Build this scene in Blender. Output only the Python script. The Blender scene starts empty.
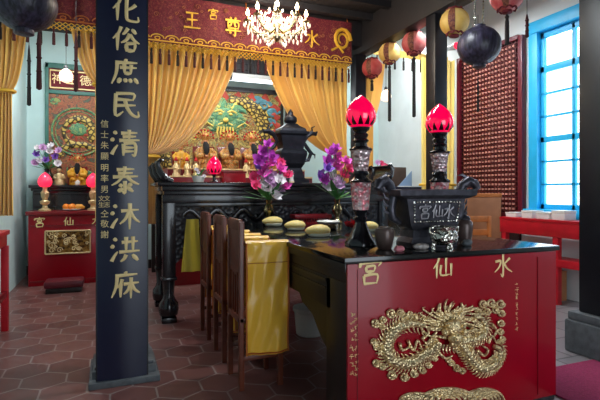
import bpy, bmesh, math, random
from math import sin, cos, pi, radians
from mathutils import Vector, Matrix
random.seed(7)
SC = bpy.context.scene
COL = SC.collection

# ------------------------------------------------------------------ helpers
def lin(c):
    return tuple(((v/255)/12.92 if v/255 <= .04045 else ((v/255+.055)/1.055)**2.4) for v in c) + (1,)

def mat(name, rgb, rough=.5, metal=0, emit=None, es=0, bump=None, bscale=20, bstr=.3, coat=0,
        var=0, vscale=8, rgb2=None, spec=.5, trans=0, alpha=1, sheen=0):
    m = bpy.data.materials.new(name); m.use_nodes = True
    nt = m.node_tree; N = nt.nodes; L = nt.links; b = N['Principled BSDF']
    c = lin(rgb)
    b.inputs['Base Color'].default_value = c
    b.inputs['Roughness'].default_value = rough
    b.inputs['Metallic'].default_value = metal
    b.inputs['Specular IOR Level'].default_value = spec
    b.inputs['Coat Weight'].default_value = coat
    b.inputs['Transmission Weight'].default_value = trans
    b.inputs['Alpha'].default_value = alpha
    b.inputs['Sheen Weight'].default_value = sheen
    if emit:
        b.inputs['Emission Color'].default_value = lin(emit); b.inputs['Emission Strength'].default_value = es
    tc = N.new('ShaderNodeTexCoord')
    if rgb2 or var:
        nz = N.new('ShaderNodeTexNoise'); nz.inputs['Scale'].default_value = vscale; nz.inputs['Detail'].default_value = 5
        L.new(tc.outputs['Object'], nz.inputs['Vector'])
        rp = N.new('ShaderNodeValToRGB'); rp.color_ramp.elements[0].position = .35; rp.color_ramp.elements[1].position = .65
        if rgb2: a, d = c, lin(rgb2)
        else:
            a = tuple(x*(1-var) for x in c[:3])+(1,); d = tuple(min(1, x*(1+var)) for x in c[:3])+(1,)
        rp.color_ramp.elements[0].color = a; rp.color_ramp.elements[1].color = d
        L.new(nz.outputs['Fac'], rp.inputs['Fac']); L.new(rp.outputs['Color'], b.inputs['Base Color'])
    if bump:
        if bump == 'noise':
            t = N.new('ShaderNodeTexNoise'); t.inputs['Detail'].default_value = 6; out = t.outputs['Fac']
        elif bump == 'voronoi':
            t = N.new('ShaderNodeTexVoronoi'); out = t.outputs['Distance']
        else:
            t = N.new('ShaderNodeTexWave'); t.inputs['Distortion'].default_value = 3; out = t.outputs['Fac']
        t.inputs['Scale'].default_value = bscale
        L.new(tc.outputs['Object'], t.inputs['Vector'])
        bp = N.new('ShaderNodeBump'); bp.inputs['Strength'].default_value = bstr; bp.inputs['Distance'].default_value = .01
        L.new(out, bp.inputs['Height']); L.new(bp.outputs['Normal'], b.inputs['Normal'])
    return m

def multi_mat(name, cols, scale=9, rough=.6, kind='noise', metal=0):
    """many-coloured painted / embroidered surface"""
    m = bpy.data.materials.new(name); m.use_nodes = True
    nt = m.node_tree; N = nt.nodes; L = nt.links; b = N['Principled BSDF']
    tc = N.new('ShaderNodeTexCoord')
    if kind == 'noise':
        t = N.new('ShaderNodeTexNoise'); t.inputs['Detail'].default_value = 4; t.inputs['Distortion'].default_value = 2.2; out = t.outputs['Fac']
    else:
        t = N.new('ShaderNodeTexVoronoi'); t.feature = 'DISTANCE_TO_EDGE'; out = t.outputs['Distance']
    t.inputs['Scale'].default_value = scale
    L.new(tc.outputs['Object'], t.inputs['Vector'])
    rp = N.new('ShaderNodeValToRGB'); rp.color_ramp.interpolation = 'CONSTANT' if kind == 'noise' else 'LINEAR'
    els = rp.color_ramp.elements
    n = len(cols)
    lo, hi = (.32, .68) if kind == 'noise' else (0, .42)
    els[0].position = 0; els[0].color = lin(cols[0]); els[1].position = 1; els[1].color = lin(cols[-1])
    for i in range(1, n-1) if kind != 'noise' else range(1, n):
        e = els.new(lo+(hi-lo)*i/n); e.color = lin(cols[i])
    L.new(out, rp.inputs['Fac']); L.new(rp.outputs['Color'], b.inputs['Base Color'])
    b.inputs['Roughness'].default_value = rough; b.inputs['Metallic'].default_value = metal
    return m

class MB:
    def __init__(s): s.b = bmesh.new()
    def box(s, lo, hi, bevel=0, M=None):
        c = [(a+b)/2 for a, b in zip(lo, hi)]; d = [max(1e-4, b-a) for a, b in zip(lo, hi)]
        r = bmesh.ops.create_cube(s.b, size=1, matrix=Matrix.Translation(c) @ Matrix.Diagonal((*d, 1)))
        vs = r['verts']
        if bevel:
            es = list({e for v in vs for e in v.link_edges})
            rr = bmesh.ops.bevel(s.b, geom=es, offset=min(bevel, min(d)*.45), segments=2, affect='EDGES', profile=.6)
            vs = list({v for f in rr['faces'] for v in f.verts} | {v for v in vs if v.is_valid})
        if M is not None: bmesh.ops.transform(s.b, matrix=M, verts=[v for v in vs if v.is_valid])
        return s
    def tube(s, pts, r, n=8, flat=None, cap=True):
        """sweep a circle; r number or list; flat=(axis,scale) squashes the section along a world axis"""
        pts = [Vector(p) for p in pts]; k = len(pts)
        rs = r if isinstance(r, (list, tuple)) else [r]*k
        rings = []; up = None
        for i, p in enumerate(pts):
            t = (pts[min(i+1, k-1)]-pts[max(i-1, 0)])
            if t.length < 1e-9: t = Vector((0, 0, 1))
            t.normalize()
            if up is None: up = Vector((0, 0, 1)) if abs(t.z) < .9 else Vector((1, 0, 0))
            x = up - t*up.dot(t)
            if x.length < 1e-4: x = t.orthogonal()
            x.normalize(); y = t.cross(x); up = x
            ring = []
            for j in range(n):
                a = 2*pi*j/n
                o = (x*cos(a)+y*sin(a))*rs[i]
                if flat: o[flat[0]] *= flat[1]
                ring.append(s.b.verts.new(p+o))
            rings.append(ring)
        for a, b in zip(rings, rings[1:]):
            for j in range(n): s.b.faces.new((a[j], a[(j+1) % n], b[(j+1) % n], b[j]))
        if cap:
            s.b.faces.new(rings[0][::-1]); s.b.faces.new(rings[-1])
        return s
    def lathe(s, prof, n=24, c=(0, 0, 0), sx=1, sy=1, ribs=0, ramp=0):
        rings = []
        for r, z in prof:
            rings.append([s.b.verts.new((c[0]+r*sx*cos(2*pi*j/n)*(1-ramp*(.5+.5*cos(ribs*2*pi*j/n)) if ribs else 1),
                                         c[1]+r*sy*sin(2*pi*j/n)*(1-ramp*(.5+.5*cos(ribs*2*pi*j/n)) if ribs else 1), c[2]+z)) for j in range(n)])
        for a, b in zip(rings, rings[1:]):
            for j in range(n): s.b.faces.new((a[j], a[(j+1) % n], b[(j+1) % n], b[j]))
        if prof[0][0] > 1e-4: s.b.faces.new(rings[0][::-1])
        if prof[-1][0] > 1e-4: s.b.faces.new(rings[-1])
        return s
    def ball(s, c, r, n=12, M=None):
        r = r if isinstance(r, (list, tuple)) else (r, r, r)
        m = Matrix.Translation(c) @ (M if M is not None else Matrix()) @ Matrix.Diagonal((*r, 1))
        bmesh.ops.create_uvsphere(s.b, u_segments=n, v_segments=max(6, n*2//3), radius=1, matrix=m)
        return s
    def prism(s, pts, h, plane='xz', off=0):
        """polygon pts extruded: plane xz -> along y from off to off+h"""
        def P(p, t):
            if plane == 'xz': return (p[0], t, p[1])
            if plane == 'xy': return (p[0], p[1], t)
            return (t, p[0], p[1])
        A = [s.b.verts.new(P(p, off)) for p in pts]; B = [s.b.verts.new(P(p, off+h)) for p in pts]
        s.b.faces.new(A); s.b.faces.new(B[::-1])
        for i in range(len(pts)):
            j = (i+1) % len(pts); s.b.faces.new((A[i], B[i], B[j], A[j]))
        return s
    def grid(s, f, nu, nv):
        V = [[s.b.verts.new(f(i/nu, j/nv)) for j in range(nv+1)] for i in range(nu+1)]
        for i in range(nu):
            for j in range(nv): s.b.faces.new((V[i][j], V[i+1][j], V[i+1][j+1], V[i][j+1]))
        return s
    def build(s, name, m, parent=None, smooth=True, loc=None, normals=True):
        if normals: bmesh.ops.recalc_face_normals(s.b, faces=s.b.faces)
        me = bpy.data.meshes.new(name); s.b.to_mesh(me); s.b.free()
        if smooth:
            me.polygons.foreach_set('use_smooth', [True]*len(me.polygons))
            me.set_sharp_from_angle(angle=radians(38))
        me.materials.append(m)
        o = bpy.data.objects.new(name, me); COL.objects.link(o)
        if parent: o.parent = parent
        if loc: o.location = loc
        return o

def thing(name, label, cat, loc=(0, 0, 0), rz=0, group=None):
    o = bpy.data.objects.new(name, None); COL.objects.link(o); o.empty_display_size = .1
    o.location = loc; o.rotation_euler = (0, 0, rz)
    o['label'] = label; o['category'] = cat
    if group: o['group'] = group
    return o
def tag(o, label, cat, group=None):
    o['label'] = label; o['category'] = cat
    if group: o['group'] = group
    return o
def struct(o): o['kind'] = 'structure'; return o
def dup(root, loc, rz, label, group=None):
    r = root.copy(); COL.objects.link(r); r.location = loc; r.rotation_euler = (0, 0, rz); r['label'] = label
    if group: r['group'] = group
    for ch in list(root.children):
        c = ch.copy(); COL.objects.link(c); c.parent = r
        for g in ch.children:
            d = g.copy(); COL.objects.link(d); d.parent = c
    return r
def part(name, me, m, parent, loc=(0, 0, 0), rot=(0, 0, 0), sc=1):
    o = bpy.data.objects.new(name, me); COL.objects.link(o); o.parent = parent
    o.location = loc; o.rotation_euler = rot; o.scale = (sc,)*3 if not isinstance(sc, tuple) else sc
    return o
def mesh_of(o):
    me = o.data; bpy.data.objects.remove(o); return me

# ------------------------------------------------------------------ camera
HC = 1.25; YAW = radians(22.0); F = 470; HORI = 191
cam = bpy.data.cameras.new('camera'); co = bpy.data.objects.new('camera', cam); COL.objects.link(co)
cam.sensor_width = 36; cam.lens = F/600*36; cam.shift_y = -(200-HORI)/600
co.location = (0, 0, HC); co.rotation_euler = (pi/2, 0, -YAW); SC.camera = co
cam.clip_start = .05
def on_y(u, v, Y):
    r = (u-300)/F; d = Y/(cos(YAW)-sin(YAW)*r)
    return Vector((d*(r*cos(YAW)+sin(YAW)), Y, HC+(HORI-v)*d/F))

# ------------------------------------------------------------------ materials
BLACK = mat('black_lacquer', (24, 22, 26), .22, coat=.3, bump='noise', bscale=6, bstr=.04)
CARVED = mat('black_carved_wood', (20, 20, 26), .3, bump='voronoi', bscale=26, bstr=.9)
NAVY = mat('navy_lacquer', (20, 25, 52), .3, bump='noise', bscale=5, bstr=.05)
GLASSTOP = mat('black_glass_top', (8, 12, 12), .13, coat=.2)
RED = mat('red_lacquer', (150, 2, 24), .3, coat=.12, var=.1, vscale=3, spec=.3)
REDDK = mat('dark_red_lacquer', (120, 8, 20), .3, coat=.2, var=.15, vscale=4)
REDPAINT = mat('red_paint', (185, 18, 34), .4, var=.1)
GOLD = mat('antique_gold', (232, 206, 156), .36, .85, bump='voronoi', bscale=90, bstr=.6)
GOLDS = mat('scaled_gold', (232, 208, 160), .34, .85, bump='voronoi', bscale=75, bstr=1)
GOLDP = mat('gold_paint', (240, 212, 150), .45, .15)
GOLDB = mat('gold_thread', (222, 170, 50), .45, .2)
BRASS = mat('brass', (164, 146, 108), .22, 1)
WOOD = mat('reddish_brown_wood', (102, 46, 27), .38, bump='wave', bscale=6, bstr=.1, var=.2, vscale=10)
WOODO = mat('orange_brown_wood', (176, 104, 52), .45, var=.2, vscale=9)
PLY = mat('brown_board', (150, 98, 66), .55, var=.12, vscale=7)
DWOOD = mat('dark_table_wood', (28, 22, 20), .4, bump='wave', bscale=5, bstr=.1, var=.2)
CEIL = mat('dark_roof_wood', (24, 20, 23), .65, bump='wave', bscale=3, bstr=.2, var=.2)
COLM = mat('dark_column_paint', (18, 18, 25), .4, var=.15)
WALL = mat('pale_blue_plaster', (196, 220, 218), .85, bump='noise', bscale=14, bstr=.08, var=.05, vscale=3)
WALLW = mat('white_plaster', (226, 230, 230), .85, bump='noise', bscale=14, bstr=.08, var=.04, vscale=3)
BLUE = mat('bright_blue_paint', (40, 186, 240), .4, var=.04)
CURT = mat('yellow_curtain_cloth', (242, 196, 98), .62, sheen=.4, bump='noise', bscale=160, bstr=.06)
SATIN = mat('gold_satin', (240, 184, 60), .27, sheen=.3, bump='noise', bscale=9, bstr=.3)
PIPING = mat('orange_piping', (176, 92, 26), .6)
MAROON = multi_mat('maroon_embroidered_cloth', [(96, 10, 28), (82, 6, 22), (112, 22, 36), (90, 8, 25), (128, 60, 46), (86, 7, 23)], 16, .75)
MAROONP = mat('maroon_cloth', (104, 8, 24), .75)
TASSEL = mat('maroon_tassel', (70, 14, 20), .8, bump='wave', bscale=60, bstr=.5)
TASSELB = mat('dark_tassel', (26, 16, 16), .8, bump='wave', bscale=60, bstr=.5)
STONE = mat('grey_stone', (84, 88, 92), .6, var=.2, vscale=20, bump='noise', bscale=40, bstr=.2)
PEWTER = mat('dark_pewter', (78, 76, 84), .4, .75, var=.3, vscale=20, bump='noise', bscale=30, bstr=.3)
IRON = mat('dark_bronze', (40, 40, 48), .38, .6, var=.25, vscale=14, bump='noise', bscale=30, bstr=.2)
SILVER = mat('silver', (205, 200, 190), .2, 1, bump='voronoi', bscale=60, bstr=.6)
CUTGLASS = mat('silvered_cut_glass', (240, 222, 222), .2, .6, bump='voronoi', bscale=55, bstr=1, rgb2=(176, 130, 134), vscale=40)
PINKGLASS = mat('pink_cut_glass', (240, 110, 124), .2, .35, bump='voronoi', bscale=55, bstr=1, rgb2=(236, 216, 216), vscale=40)
LOTUS = mat('lit_red_lotus_shade', (200, 0, 60), .08, emit=(255, 0, 78), es=.8, coat=1)
LOTUSB = mat('dark_red_petals', (60, 0, 14), .15, coat=.6)
LOTUSP = mat('lit_pink_lotus_shade', (230, 40, 70), .12, emit=(255, 40, 80), es=1.1, coat=.6)
BROWNJ = mat('brown_glazed_jar', (88, 70, 66), .3, .3, var=.2, vscale=10)
BUN = mat('yellow_steamed_bun', (238, 196, 96), .5, rgb2=(228, 214, 150), vscale=9)
BUNB = mat('bun_paper', (225, 225, 205), .6)
WHITE = mat('white_card', (232, 232, 228), .6)
CARD = mat('cardboard', (176, 120, 78), .7, var=.1)
CARPET = mat('purple_red_carpet', (150, 40, 84), .95, bump='noise', bscale=240, bstr=.7, var=.15, vscale=60)
LEAF = mat('green_leaf', (72, 136, 70), .5, var=.3)
ORANGE = mat('orange_peel', (236, 130, 24), .5, bump='noise', bscale=120, bstr=.2)
SKIN = mat('painted_gilt_face', (196, 130, 84), .5)
BEARD = mat('black_beard', (18, 14, 14), .8, bump='wave', bscale=40, bstr=.6)
ROBE = multi_mat('orange_gold_robe', [(190, 110, 40), (226, 176, 80), (150, 44, 30), (214, 150, 60), (70, 96, 60), (232, 190, 110), (170, 60, 40)], 13, .5)
ROBEY = mat('yellow_robe', (220, 160, 40), .5, var=.15)
CROWN = multi_mat('gilt_headdress', [(170, 120, 44), (206, 160, 76), (150, 36, 28), (190, 140, 60)], 20, .4, metal=.3)
POM = mat('red_pompom', (190, 36, 30), .9, bump='noise', bscale=90, bstr=.8)
PORC = mat('white_porcelain', (226, 222, 214), .25)
BULB = mat('lit_bulb', (255, 240, 210), .3, emit=(255, 226, 180), es=14)
PEND = mat('lit_pendant_glass', (255, 230, 215), .3, emit=(255, 205, 180), es=1.6)
TUBEL = mat('lit_fluorescent_tube', (255, 255, 255), .3, emit=(235, 245, 255), es=3.5)
CRYSTAL = mat('crystal', (255, 240, 220), .04, .25, spec=1)
GLASS = mat('clear_glass', (240, 250, 250), .02, trans=1)
WIRE = mat('dark_wire', (30, 26, 26), .6)

def pane_mat():
    m = bpy.data.materials.new('window_glass'); m.use_nodes = True
    nt = m.node_tree; N = nt.nodes; L = nt.links
    for n in list(N):
        if n.type == 'BSDF_PRINCIPLED': N.remove(n)
    out = [n for n in N if n.type == 'OUTPUT_MATERIAL'][0]
    a = N.new('ShaderNodeBsdfTransparent'); g = N.new('ShaderNodeBsdfGlossy'); mx = N.new('ShaderNodeMixShader')
    g.inputs['Roughness'].default_value = .02; mx.inputs[0].default_value = .06
    L.new(a.outputs[0], mx.inputs[1]); L.new(g.outputs[0], mx.inputs[2]); L.new(mx.outputs[0], out.inputs[0]); return m
PANE = pane_mat()

def hex_floor():
    m = bpy.data.materials.new('hexagonal_terracotta_tiles'); m.use_nodes = True
    nt = m.node_tree; N = nt.nodes; L = nt.links; b = N['Principled BSDF']
    tc = N.new('ShaderNodeTexCoord')
    S = .27
    def vm(op, a, bb=None):
        n = N.new('ShaderNodeVectorMath'); n.operation = op
        for i, x in enumerate((a, bb)):
            if x is None: continue
            if isinstance(x, tuple): n.inputs[i].default_value = x
            else: L.new(x, n.inputs[i])
        return n
    def mt(op, a, bb=None):
        n = N.new('ShaderNodeMath'); n.operation = op
        for i, x in enumerate((a, bb)):
            if x is None: continue
            if isinstance(x, (int, float)): n.inputs[i].default_value = x
            else: L.new(x, n.inputs[i])
        return n.outputs[0]
    p = vm('ADD', vm('MULTIPLY', tc.outputs['Object'], (1/S, 1/S, 0)).outputs[0], (200, 173.205*2, 0)).outputs[0]
    R = (1, 1.7320508, 1); H = (.5, .8660254, 0)
    A = vm('SUBTRACT', vm('MODULO', p, R).outputs[0], H).outputs[0]
    B = vm('SUBTRACT', vm('MODULO', vm('SUBTRACT', p, H).outputs[0], R).outputs[0], H).outputs[0]
    la = vm('DOT_PRODUCT', A, A).outputs['Value']; lb = vm('DOT_PRODUCT', B, B).outputs['Value']
    sel = mt('LESS_THAN', la, lb)
    mx = N.new('ShaderNodeMix'); mx.data_type = 'VECTOR'
    L.new(sel, mx.inputs[0]); L.new(B, mx.inputs[4]); L.new(A, mx.inputs[5]); G = mx.outputs[1]
    ab = vm('ABSOLUTE', G).outputs[0]
    d1 = vm('DOT_PRODUCT', ab, (.5, .8660254, 0)).outputs['Value']
    sx = N.new('ShaderNodeSeparateXYZ'); L.new(ab, sx.inputs[0])
    edge = mt('SUBTRACT', .5, mt('MAXIMUM', d1, sx.outputs[0]))
    line = mt('LESS_THAN', edge, .022)
    cid = vm('SUBTRACT', p, G).outputs[0]
    wn = N.new('ShaderNodeTexWhiteNoise'); wn.noise_dimensions = '2D'
    L.new(vm('SNAP', vm('ADD', cid, (.1, .1, 0)).outputs[0], (.25, .25, 1)).outputs[0], wn.inputs['Vector'])
    nz = N.new('ShaderNodeTexNoise'); nz.inputs['Scale'].default_value = 9; nz.inputs['Detail'].default_value = 6
    L.new(tc.outputs['Object'], nz.inputs['Vector'])
    f = mt('ADD', mt('MULTIPLY', wn.outputs['Value'], .55), mt('MULTIPLY', nz.outputs['Fac'], .5))
    rp = N.new('ShaderNodeValToRGB'); rp.color_ramp.elements[0].color = lin((82, 48, 46)); rp.color_ramp.elements[1].color = lin((130, 84, 78))
    L.new(f, rp.inputs['Fac'])
    mc = N.new('ShaderNodeMix'); mc.data_type = 'RGBA'
    L.new(line, mc.inputs[0]); L.new(rp.outputs['Color'], mc.inputs[6]); mc.inputs[7].default_value = lin((140, 124, 120))
    L.new(mc.outputs[2], b.inputs['Base Color'])
    L.new(mt('ADD', mt('MULTIPLY', nz.outputs['Fac'], .3), .2), b.inputs['Roughness'])
    bp = N.new('ShaderNodeBump'); bp.inputs['Distance'].default_value = .004; bp.inputs['Strength'].default_value = .5
    L.new(mt('MINIMUM', edge, .05), bp.inputs['Height']); L.new(bp.outputs['Normal'], b.inputs['Normal'])
    return m
def sq_floor():
    m = bpy.data.materials.new('grey_square_tiles'); m.use_nodes = True
    nt = m.node_tree; N = nt.nodes; L = nt.links; b = N['Principled BSDF']
    tc = N.new('ShaderNodeTexCoord'); t = N.new('ShaderNodeTexBrick')
    t.offset = .5; t.inputs['Scale'].default_value = 1
    t.inputs['Brick Width'].default_value = .36; t.inputs['Row Height'].default_value = .36; t.inputs['Mortar Size'].default_value = .008
    t.inputs['Color1'].default_value = lin((150, 146, 150)); t.inputs['Color2'].default_value = lin((132, 126, 130)); t.inputs['Mortar'].default_value = lin((80, 76, 80))
    L.new(tc.outputs['Object'], t.inputs['Vector']); L.new(t.outputs['Color'], b.inputs['Base Color']); b.inputs['Roughness'].default_value = .3
    return m

# ------------------------------------------------------------------ brush characters
REN = [[(.38, .95), (.30, .72), (.12, .5)], [(.27, .68), (.26, .1)]]
SHUI = [[(.15, .9), (.24, .8)], [(.06, .64), (.16, .56)], [(.08, .08), (.16, .25), (.27, .42)]]
YAN = [[(.5, .98), (.55, .9)], [(.2, .84), (.9, .88)], [(.26, .84), (.22, .45), (.08, .08)]]
CH = {
 'hua': REN+[[(.85, .72), (.7, .58), (.52, .5)], [(.56, .9), (.55, .3), (.6, .15), (.8, .12), (.93, .15), (.92, .3)]],
 'su': REN+[[(.6, .92), (.5, .75), (.42, .68)], [(.72, .9), (.86, .74)], [(.66, .72), (.55, .5), (.38, .38)], [(.66, .7), (.8, .5), (.97, .4)],
            [(.54, .36), (.56, .08)], [(.54, .36), (.82, .38), (.78, .1)], [(.56, .12), (.78, .13)]],
 'shu': YAN+[[(.34, .68), (.88, .7)], [(.48, .8), (.49, .48)], [(.7, .8), (.69, .48)], [(.48, .48), (.7, .49)],
             [(.36, .3), (.28, .12)], [(.5, .3), (.53, .16)], [(.65, .3), (.7, .16)], [(.8, .32), (.92, .14)]],
 'min': [[(.22, .88), (.78, .9), (.75, .66)], [(.24, .68), (.74, .68)], [(.22, .88), (.2, .12), (.45, .26)], [(.24, .46), (.85, .5)],
         [(.5, .68), (.58, .38), (.75, .14), (.93, .1), (.92, .28)]],
 'qing': SHUI+[[(.38, .84), (.9, .87)], [(.43, .72), (.86, .74)], [(.32, .58), (.97, .61)], [(.64, .97), (.63, .6)], [(.46, .46), (.45, .04)],
               [(.46, .47), (.82, .48), (.82, .06), (.72, .1)], [(.47, .33), (.8, .34)], [(.47, .2), (.8, .21)]],
 'tai': [[(.24, .86), (.8, .89)], [(.28, .73), (.75, .75)], [(.12, .6), (.92, .63)], [(.5, .98), (.46, .7), (.3, .45), (.08, .3)],
         [(.55, .64), (.72, .46), (.95, .34)], [(.5, .46), (.5, .04), (.42, .1)], [(.32, .34), (.42, .26)], [(.28, .08), (.44, .2)],
         [(.72, .38), (.6, .27)], [(.56, .26), (.76, .08)]],
 'mu': SHUI+[[(.38, .68), (.95, .72)], [(.66, .95), (.65, .02)], [(.64, .68), (.52, .4), (.34, .22)], [(.67, .68), (.8, .42), (.98, .26)]],
 'hong': SHUI+[[(.4, .74), (.92, .77)], [(.54, .93), (.54, .4)], [(.76, .94), (.76, .4)], [(.32, .4), (.98, .43)], [(.54, .3), (.48, .16), (.36, .06)], [(.74, .3), (.92, .08)]],
 'xiu': YAN+[[(.42, .72), (.36, .54), (.26, .42)], [(.37, .56), (.36, .08)], [(.46, .54), (.95, .57)], [(.7, .76), (.69, .02)],
             [(.68, .54), (.6, .32), (.46, .18)], [(.71, .54), (.82, .32), (.98, .2)]],
 'gong': [[(.5, .98), (.53, .9)], [(.14, .86), (.1, .68)], [(.14, .83), (.9, .86), (.82, .7)], [(.34, .7), (.36, .5)], [(.34, .7), (.68, .72), (.65, .51)],
          [(.36, .51), (.65, .52)], [(.5, .5), (.44, .4)], [(.26, .36), (.28, .04)], [(.26, .37), (.78, .39), (.75, .05)], [(.28, .07), (.75, .08)]],
 'xian': REN+[[(.68, .9), (.67, .25)], [(.46, .62), (.45, .22), (.92, .24)], [(.91, .66), (.91, .16)]],
 'shui': [[(.5, .96), (.5, .05), (.38, .14)], [(.12, .66), (.38, .68), (.3, .42), (.08, .22)], [(.84, .78), (.58, .56)], [(.54, .6), (.7, .35), (.96, .18)]],
 'wang': [[(.2, .86), (.82, .88)], [(.25, .52), (.78, .54)], [(.1, .12), (.93, .14)], [(.5, .87), (.5, .13)]],
 'zun': [[(.34, .98), (.42, .88)], [(.68, .98), (.58, .88)], [(.1, .82), (.92, .84)], [(.24, .72), (.24, .38)], [(.24, .72), (.78, .73), (.77, .38)],
         [(.25, .4), (.77, .41)], [(.42, .82), (.4, .55)], [(.58, .82), (.6, .55), (.7, .54)], [(.26, .53), (.4, .54)], [(.1, .28), (.93, .3)],
         [(.62, .38), (.62, .03), (.52, .08)], [(.32, .22), (.4, .12)]],
}
def smooth_pts(p, k=5):
    if len(p) < 3: return [Vector(p[0]).lerp(Vector(p[1]), i/k) for i in range(k+1)]
    out = []
    P = [Vector(p[0])]+[Vector(q) for q in p]+[Vector(p[-1])]
    for i in range(1, len(P)-2):
        for j in range(k):
            t = j/k; a, b, c, d = P[i-1], P[i], P[i+1], P[i+2]
            out.append(.5*((2*b)+(c-a)*t+(2*a-5*b+4*c-d)*t*t+(-a+3*b-3*c+d)*t**3))
    out.append(P[-2]); return out
def brush(key, size, w=.055, flat=.35):
    """character facing -y, centred on the origin"""
    m = MB()
    for si, s in enumerate(CH[key]):
        pts = smooth_pts(s, 4); n = len(pts)
        L_ = (pts[-1]-pts[0]).length
        rs = []
        for i in range(n):
            t = i/(n-1)
            r = w*(1.15-.55*t) if L_ > .3 else w*(.7+.6*sin(pi*min(1, t*1.1)))
            if t > .85 and L_ > .3: r *= .75
            rs.append(r*size*(.92+.16*((si*37 % 10)/10)))
        m.tube([((p[0]-.5)*size, 0, (p[1]-.5)*size) for p in pts], rs, 6, flat=(1, flat))
    return m
def char(key, size, m, parent, loc, w=.055, sx=1):
    o = brush(key, size, w).build('character', m, parent, loc=loc); o.scale.x = sx; return o
def type_char(c, size, m, parent, loc, name='character', rot=(pi/2, 0, 0), ext=.002):
    cu = bpy.data.curves.new(name, 'FONT'); cu.body = c; cu.size = size; cu.align_x = 'CENTER'; cu.align_y = 'CENTER'; cu.extrude = ext; cu.resolution_u = 2
    t = bpy.data.objects.new(name, cu); COL.objects.link(t)
    dg = bpy.context.evaluated_depsgraph_get(); dg.update()
    me = bpy.data.meshes.new_from_object(t.evaluated_get(dg)); bpy.data.objects.remove(t); bpy.data.curves.remove(cu)
    me.materials.clear(); me.materials.append(m)
    o = bpy.data.objects.new(name, me); COL.objects.link(o); o.parent = parent; o.location = loc; o.rotation_euler = rot
    return o
def scribble(n, size, dz, m, parent, loc, name='inscription'):
    """a column of small worn brush marks too fine to read"""
    b = MB(); rnd = random.Random(n*7+3)
    for i in range(n):
        for k in range(4):
            x, z = rnd.uniform(-.3, .3)*size, -i*dz+rnd.uniform(-.35, .35)*size
            a = rnd.choice((0, .2, pi/2, 1.9)); l = rnd.uniform(.2, .4)*size
            b.tube([(x-l*cos(a), 0, z-l*sin(a)), (x+l*cos(a), 0, z+l*sin(a))], size*.055, 5)
    return b.build(name, m, parent, loc=loc)

# ------------------------------------------------------------------ setting
XL, XR, YB, YF = -1.15, 4.9, 8.0, -1.6
DX0, DX1, DZ = .55, 2.85, 2.7   # the temple doorway behind the camera
BX = 3.41
struct(MB().box((XL-.2, YF, -.1), (2.75, YB+.2, 0)).build('floor', hex_floor(), smooth=False))
struct(MB().box((2.75, YF, -.1), (XR+.2, YB+.2, 0)).build('floor', sq_floor(), smooth=False))
struct(MB().box((XL-.2, YF, 0), (XL, YB, 4.4)).build('wall_left', WALL, smooth=False))
struct(MB().box((XL-.2, YB, 0), (XR+.2, YB+.2, 4.4)).build('wall_back', WALL, smooth=False))
WY0, WY1, WZ0, WZ1 = 3.25, 4.40, .98, 3.34
w = MB()
W2 = (.4, 1.55)
fw = MB().box((XL-.2, YF-.2, 0), (DX0, YF, 4.4)).box((DX1, YF-.2, 0), (XR+.2, YF, 4.4)).box((DX0, YF-.2, DZ), (DX1, YF, 4.4))
struct(fw.build('wall_front', WALLW, smooth=False))
w.box((XR, WY1, 0), (XR+.2, YB, 4.4)); w.box((XR, W2[1], 0), (XR+.2, WY0, 4.4)); w.box((XR, YF, 0), (XR+.2, W2[0], 4.4))
for a, b in ((WY0, WY1), W2):
    w.box((XR, a, 0), (XR+.2, b, WZ0)); w.box((XR, a, WZ1), (XR+.2, b, 4.4))
struct(w.build('wall_right', WALLW, smooth=False))
# ceiling: dark boards on rafters over the middle, higher dark roof over the right aisle
struct(MB().box((XL-.2, YF, 3.66), (BX+.1, YB+.2, 3.78)).build('ceiling', CEIL, smooth=False))
struct(MB().box((BX-.1, YF, 4.25), (XR+.2, YB+.2, 4.4)).build('ceiling', CEIL, smooth=False))
struct(MB().box((BX-.05, YF, 3.7), (BX+.1, YB, 4.4)).build('trim_1', CEIL, smooth=False))
struct(MB().box((BX-.1, YF, 3.22), (BX+.1, YB, 3.7), .015).build('trim_2', CEIL))
struct(MB().box((XL, 5.85, 3.3), (BX-.1, 6.06, 3.66), .015).build('trim_3', CEIL))
n = 4
for y in [y*.45-1.2 for y in range(0, 16)]:
    struct(MB().box((XL, y, 3.58), (BX-.1, y+.08, 3.66)).build('trim_%d' % n, CEIL, smooth=False)); n += 1
struct(MB().box((.0, YF, 3.5), (.16, 6.0, 3.62), .01).build('trim_%d' % n, CEIL)); n += 1
struct(MB().box((XL, YB-.03, 0), (XR, YB, .14)).build('baseboard_back', DWOOD, smooth=False))

def window(idx, y0, y1):
    wn = MB()
    X0, X1 = XR-.03, XR+.12
    wn.box((X0, y1-.13, WZ0), (X1, y1, WZ1), .008).box((X0, y0, WZ0), (X1, y0+.13, WZ1), .008)
    wn.box((X0-.012, y0-.01, WZ1-.14), (X1-.01, y1+.01, WZ1+.01), .008).box((X0-.06, y0-.03, WZ0-.05), (X1, y1+.03, WZ0+.05), .008)
    fr = struct(wn.build('window_%d' % idx, BLUE))
    s = MB(); ya, yb = y0+.13, y1-.13; xs = XR+.03
    for a, b in ((ya, ya+.055), (yb-.055, yb)): s.box((xs, a, WZ0+.05), (xs+.045, b, WZ1-.14), .005)
    ym = (ya+yb)/2; s.box((xs, ym-.022, WZ0+.05), (xs+.045, ym+.022, WZ1-.14), .005)
    for z, h in ((1.06, .03), (1.33, .013), (1.61, .013), (1.88, .035), (2.16, .013), (2.44, .013), (2.74, .04), (3.16, .04)):
        s.box((xs, ya, z-h), (xs+.045, yb, z+h), .005)
    s.build('sash', BLUE, fr)
    MB().box((xs+.02, ya, WZ0+.05), (xs+.024, yb, WZ1-.14)).build('pane', PANE, fr, smooth=False)
window(1, WY0, WY1); window(2, *W2)

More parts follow.
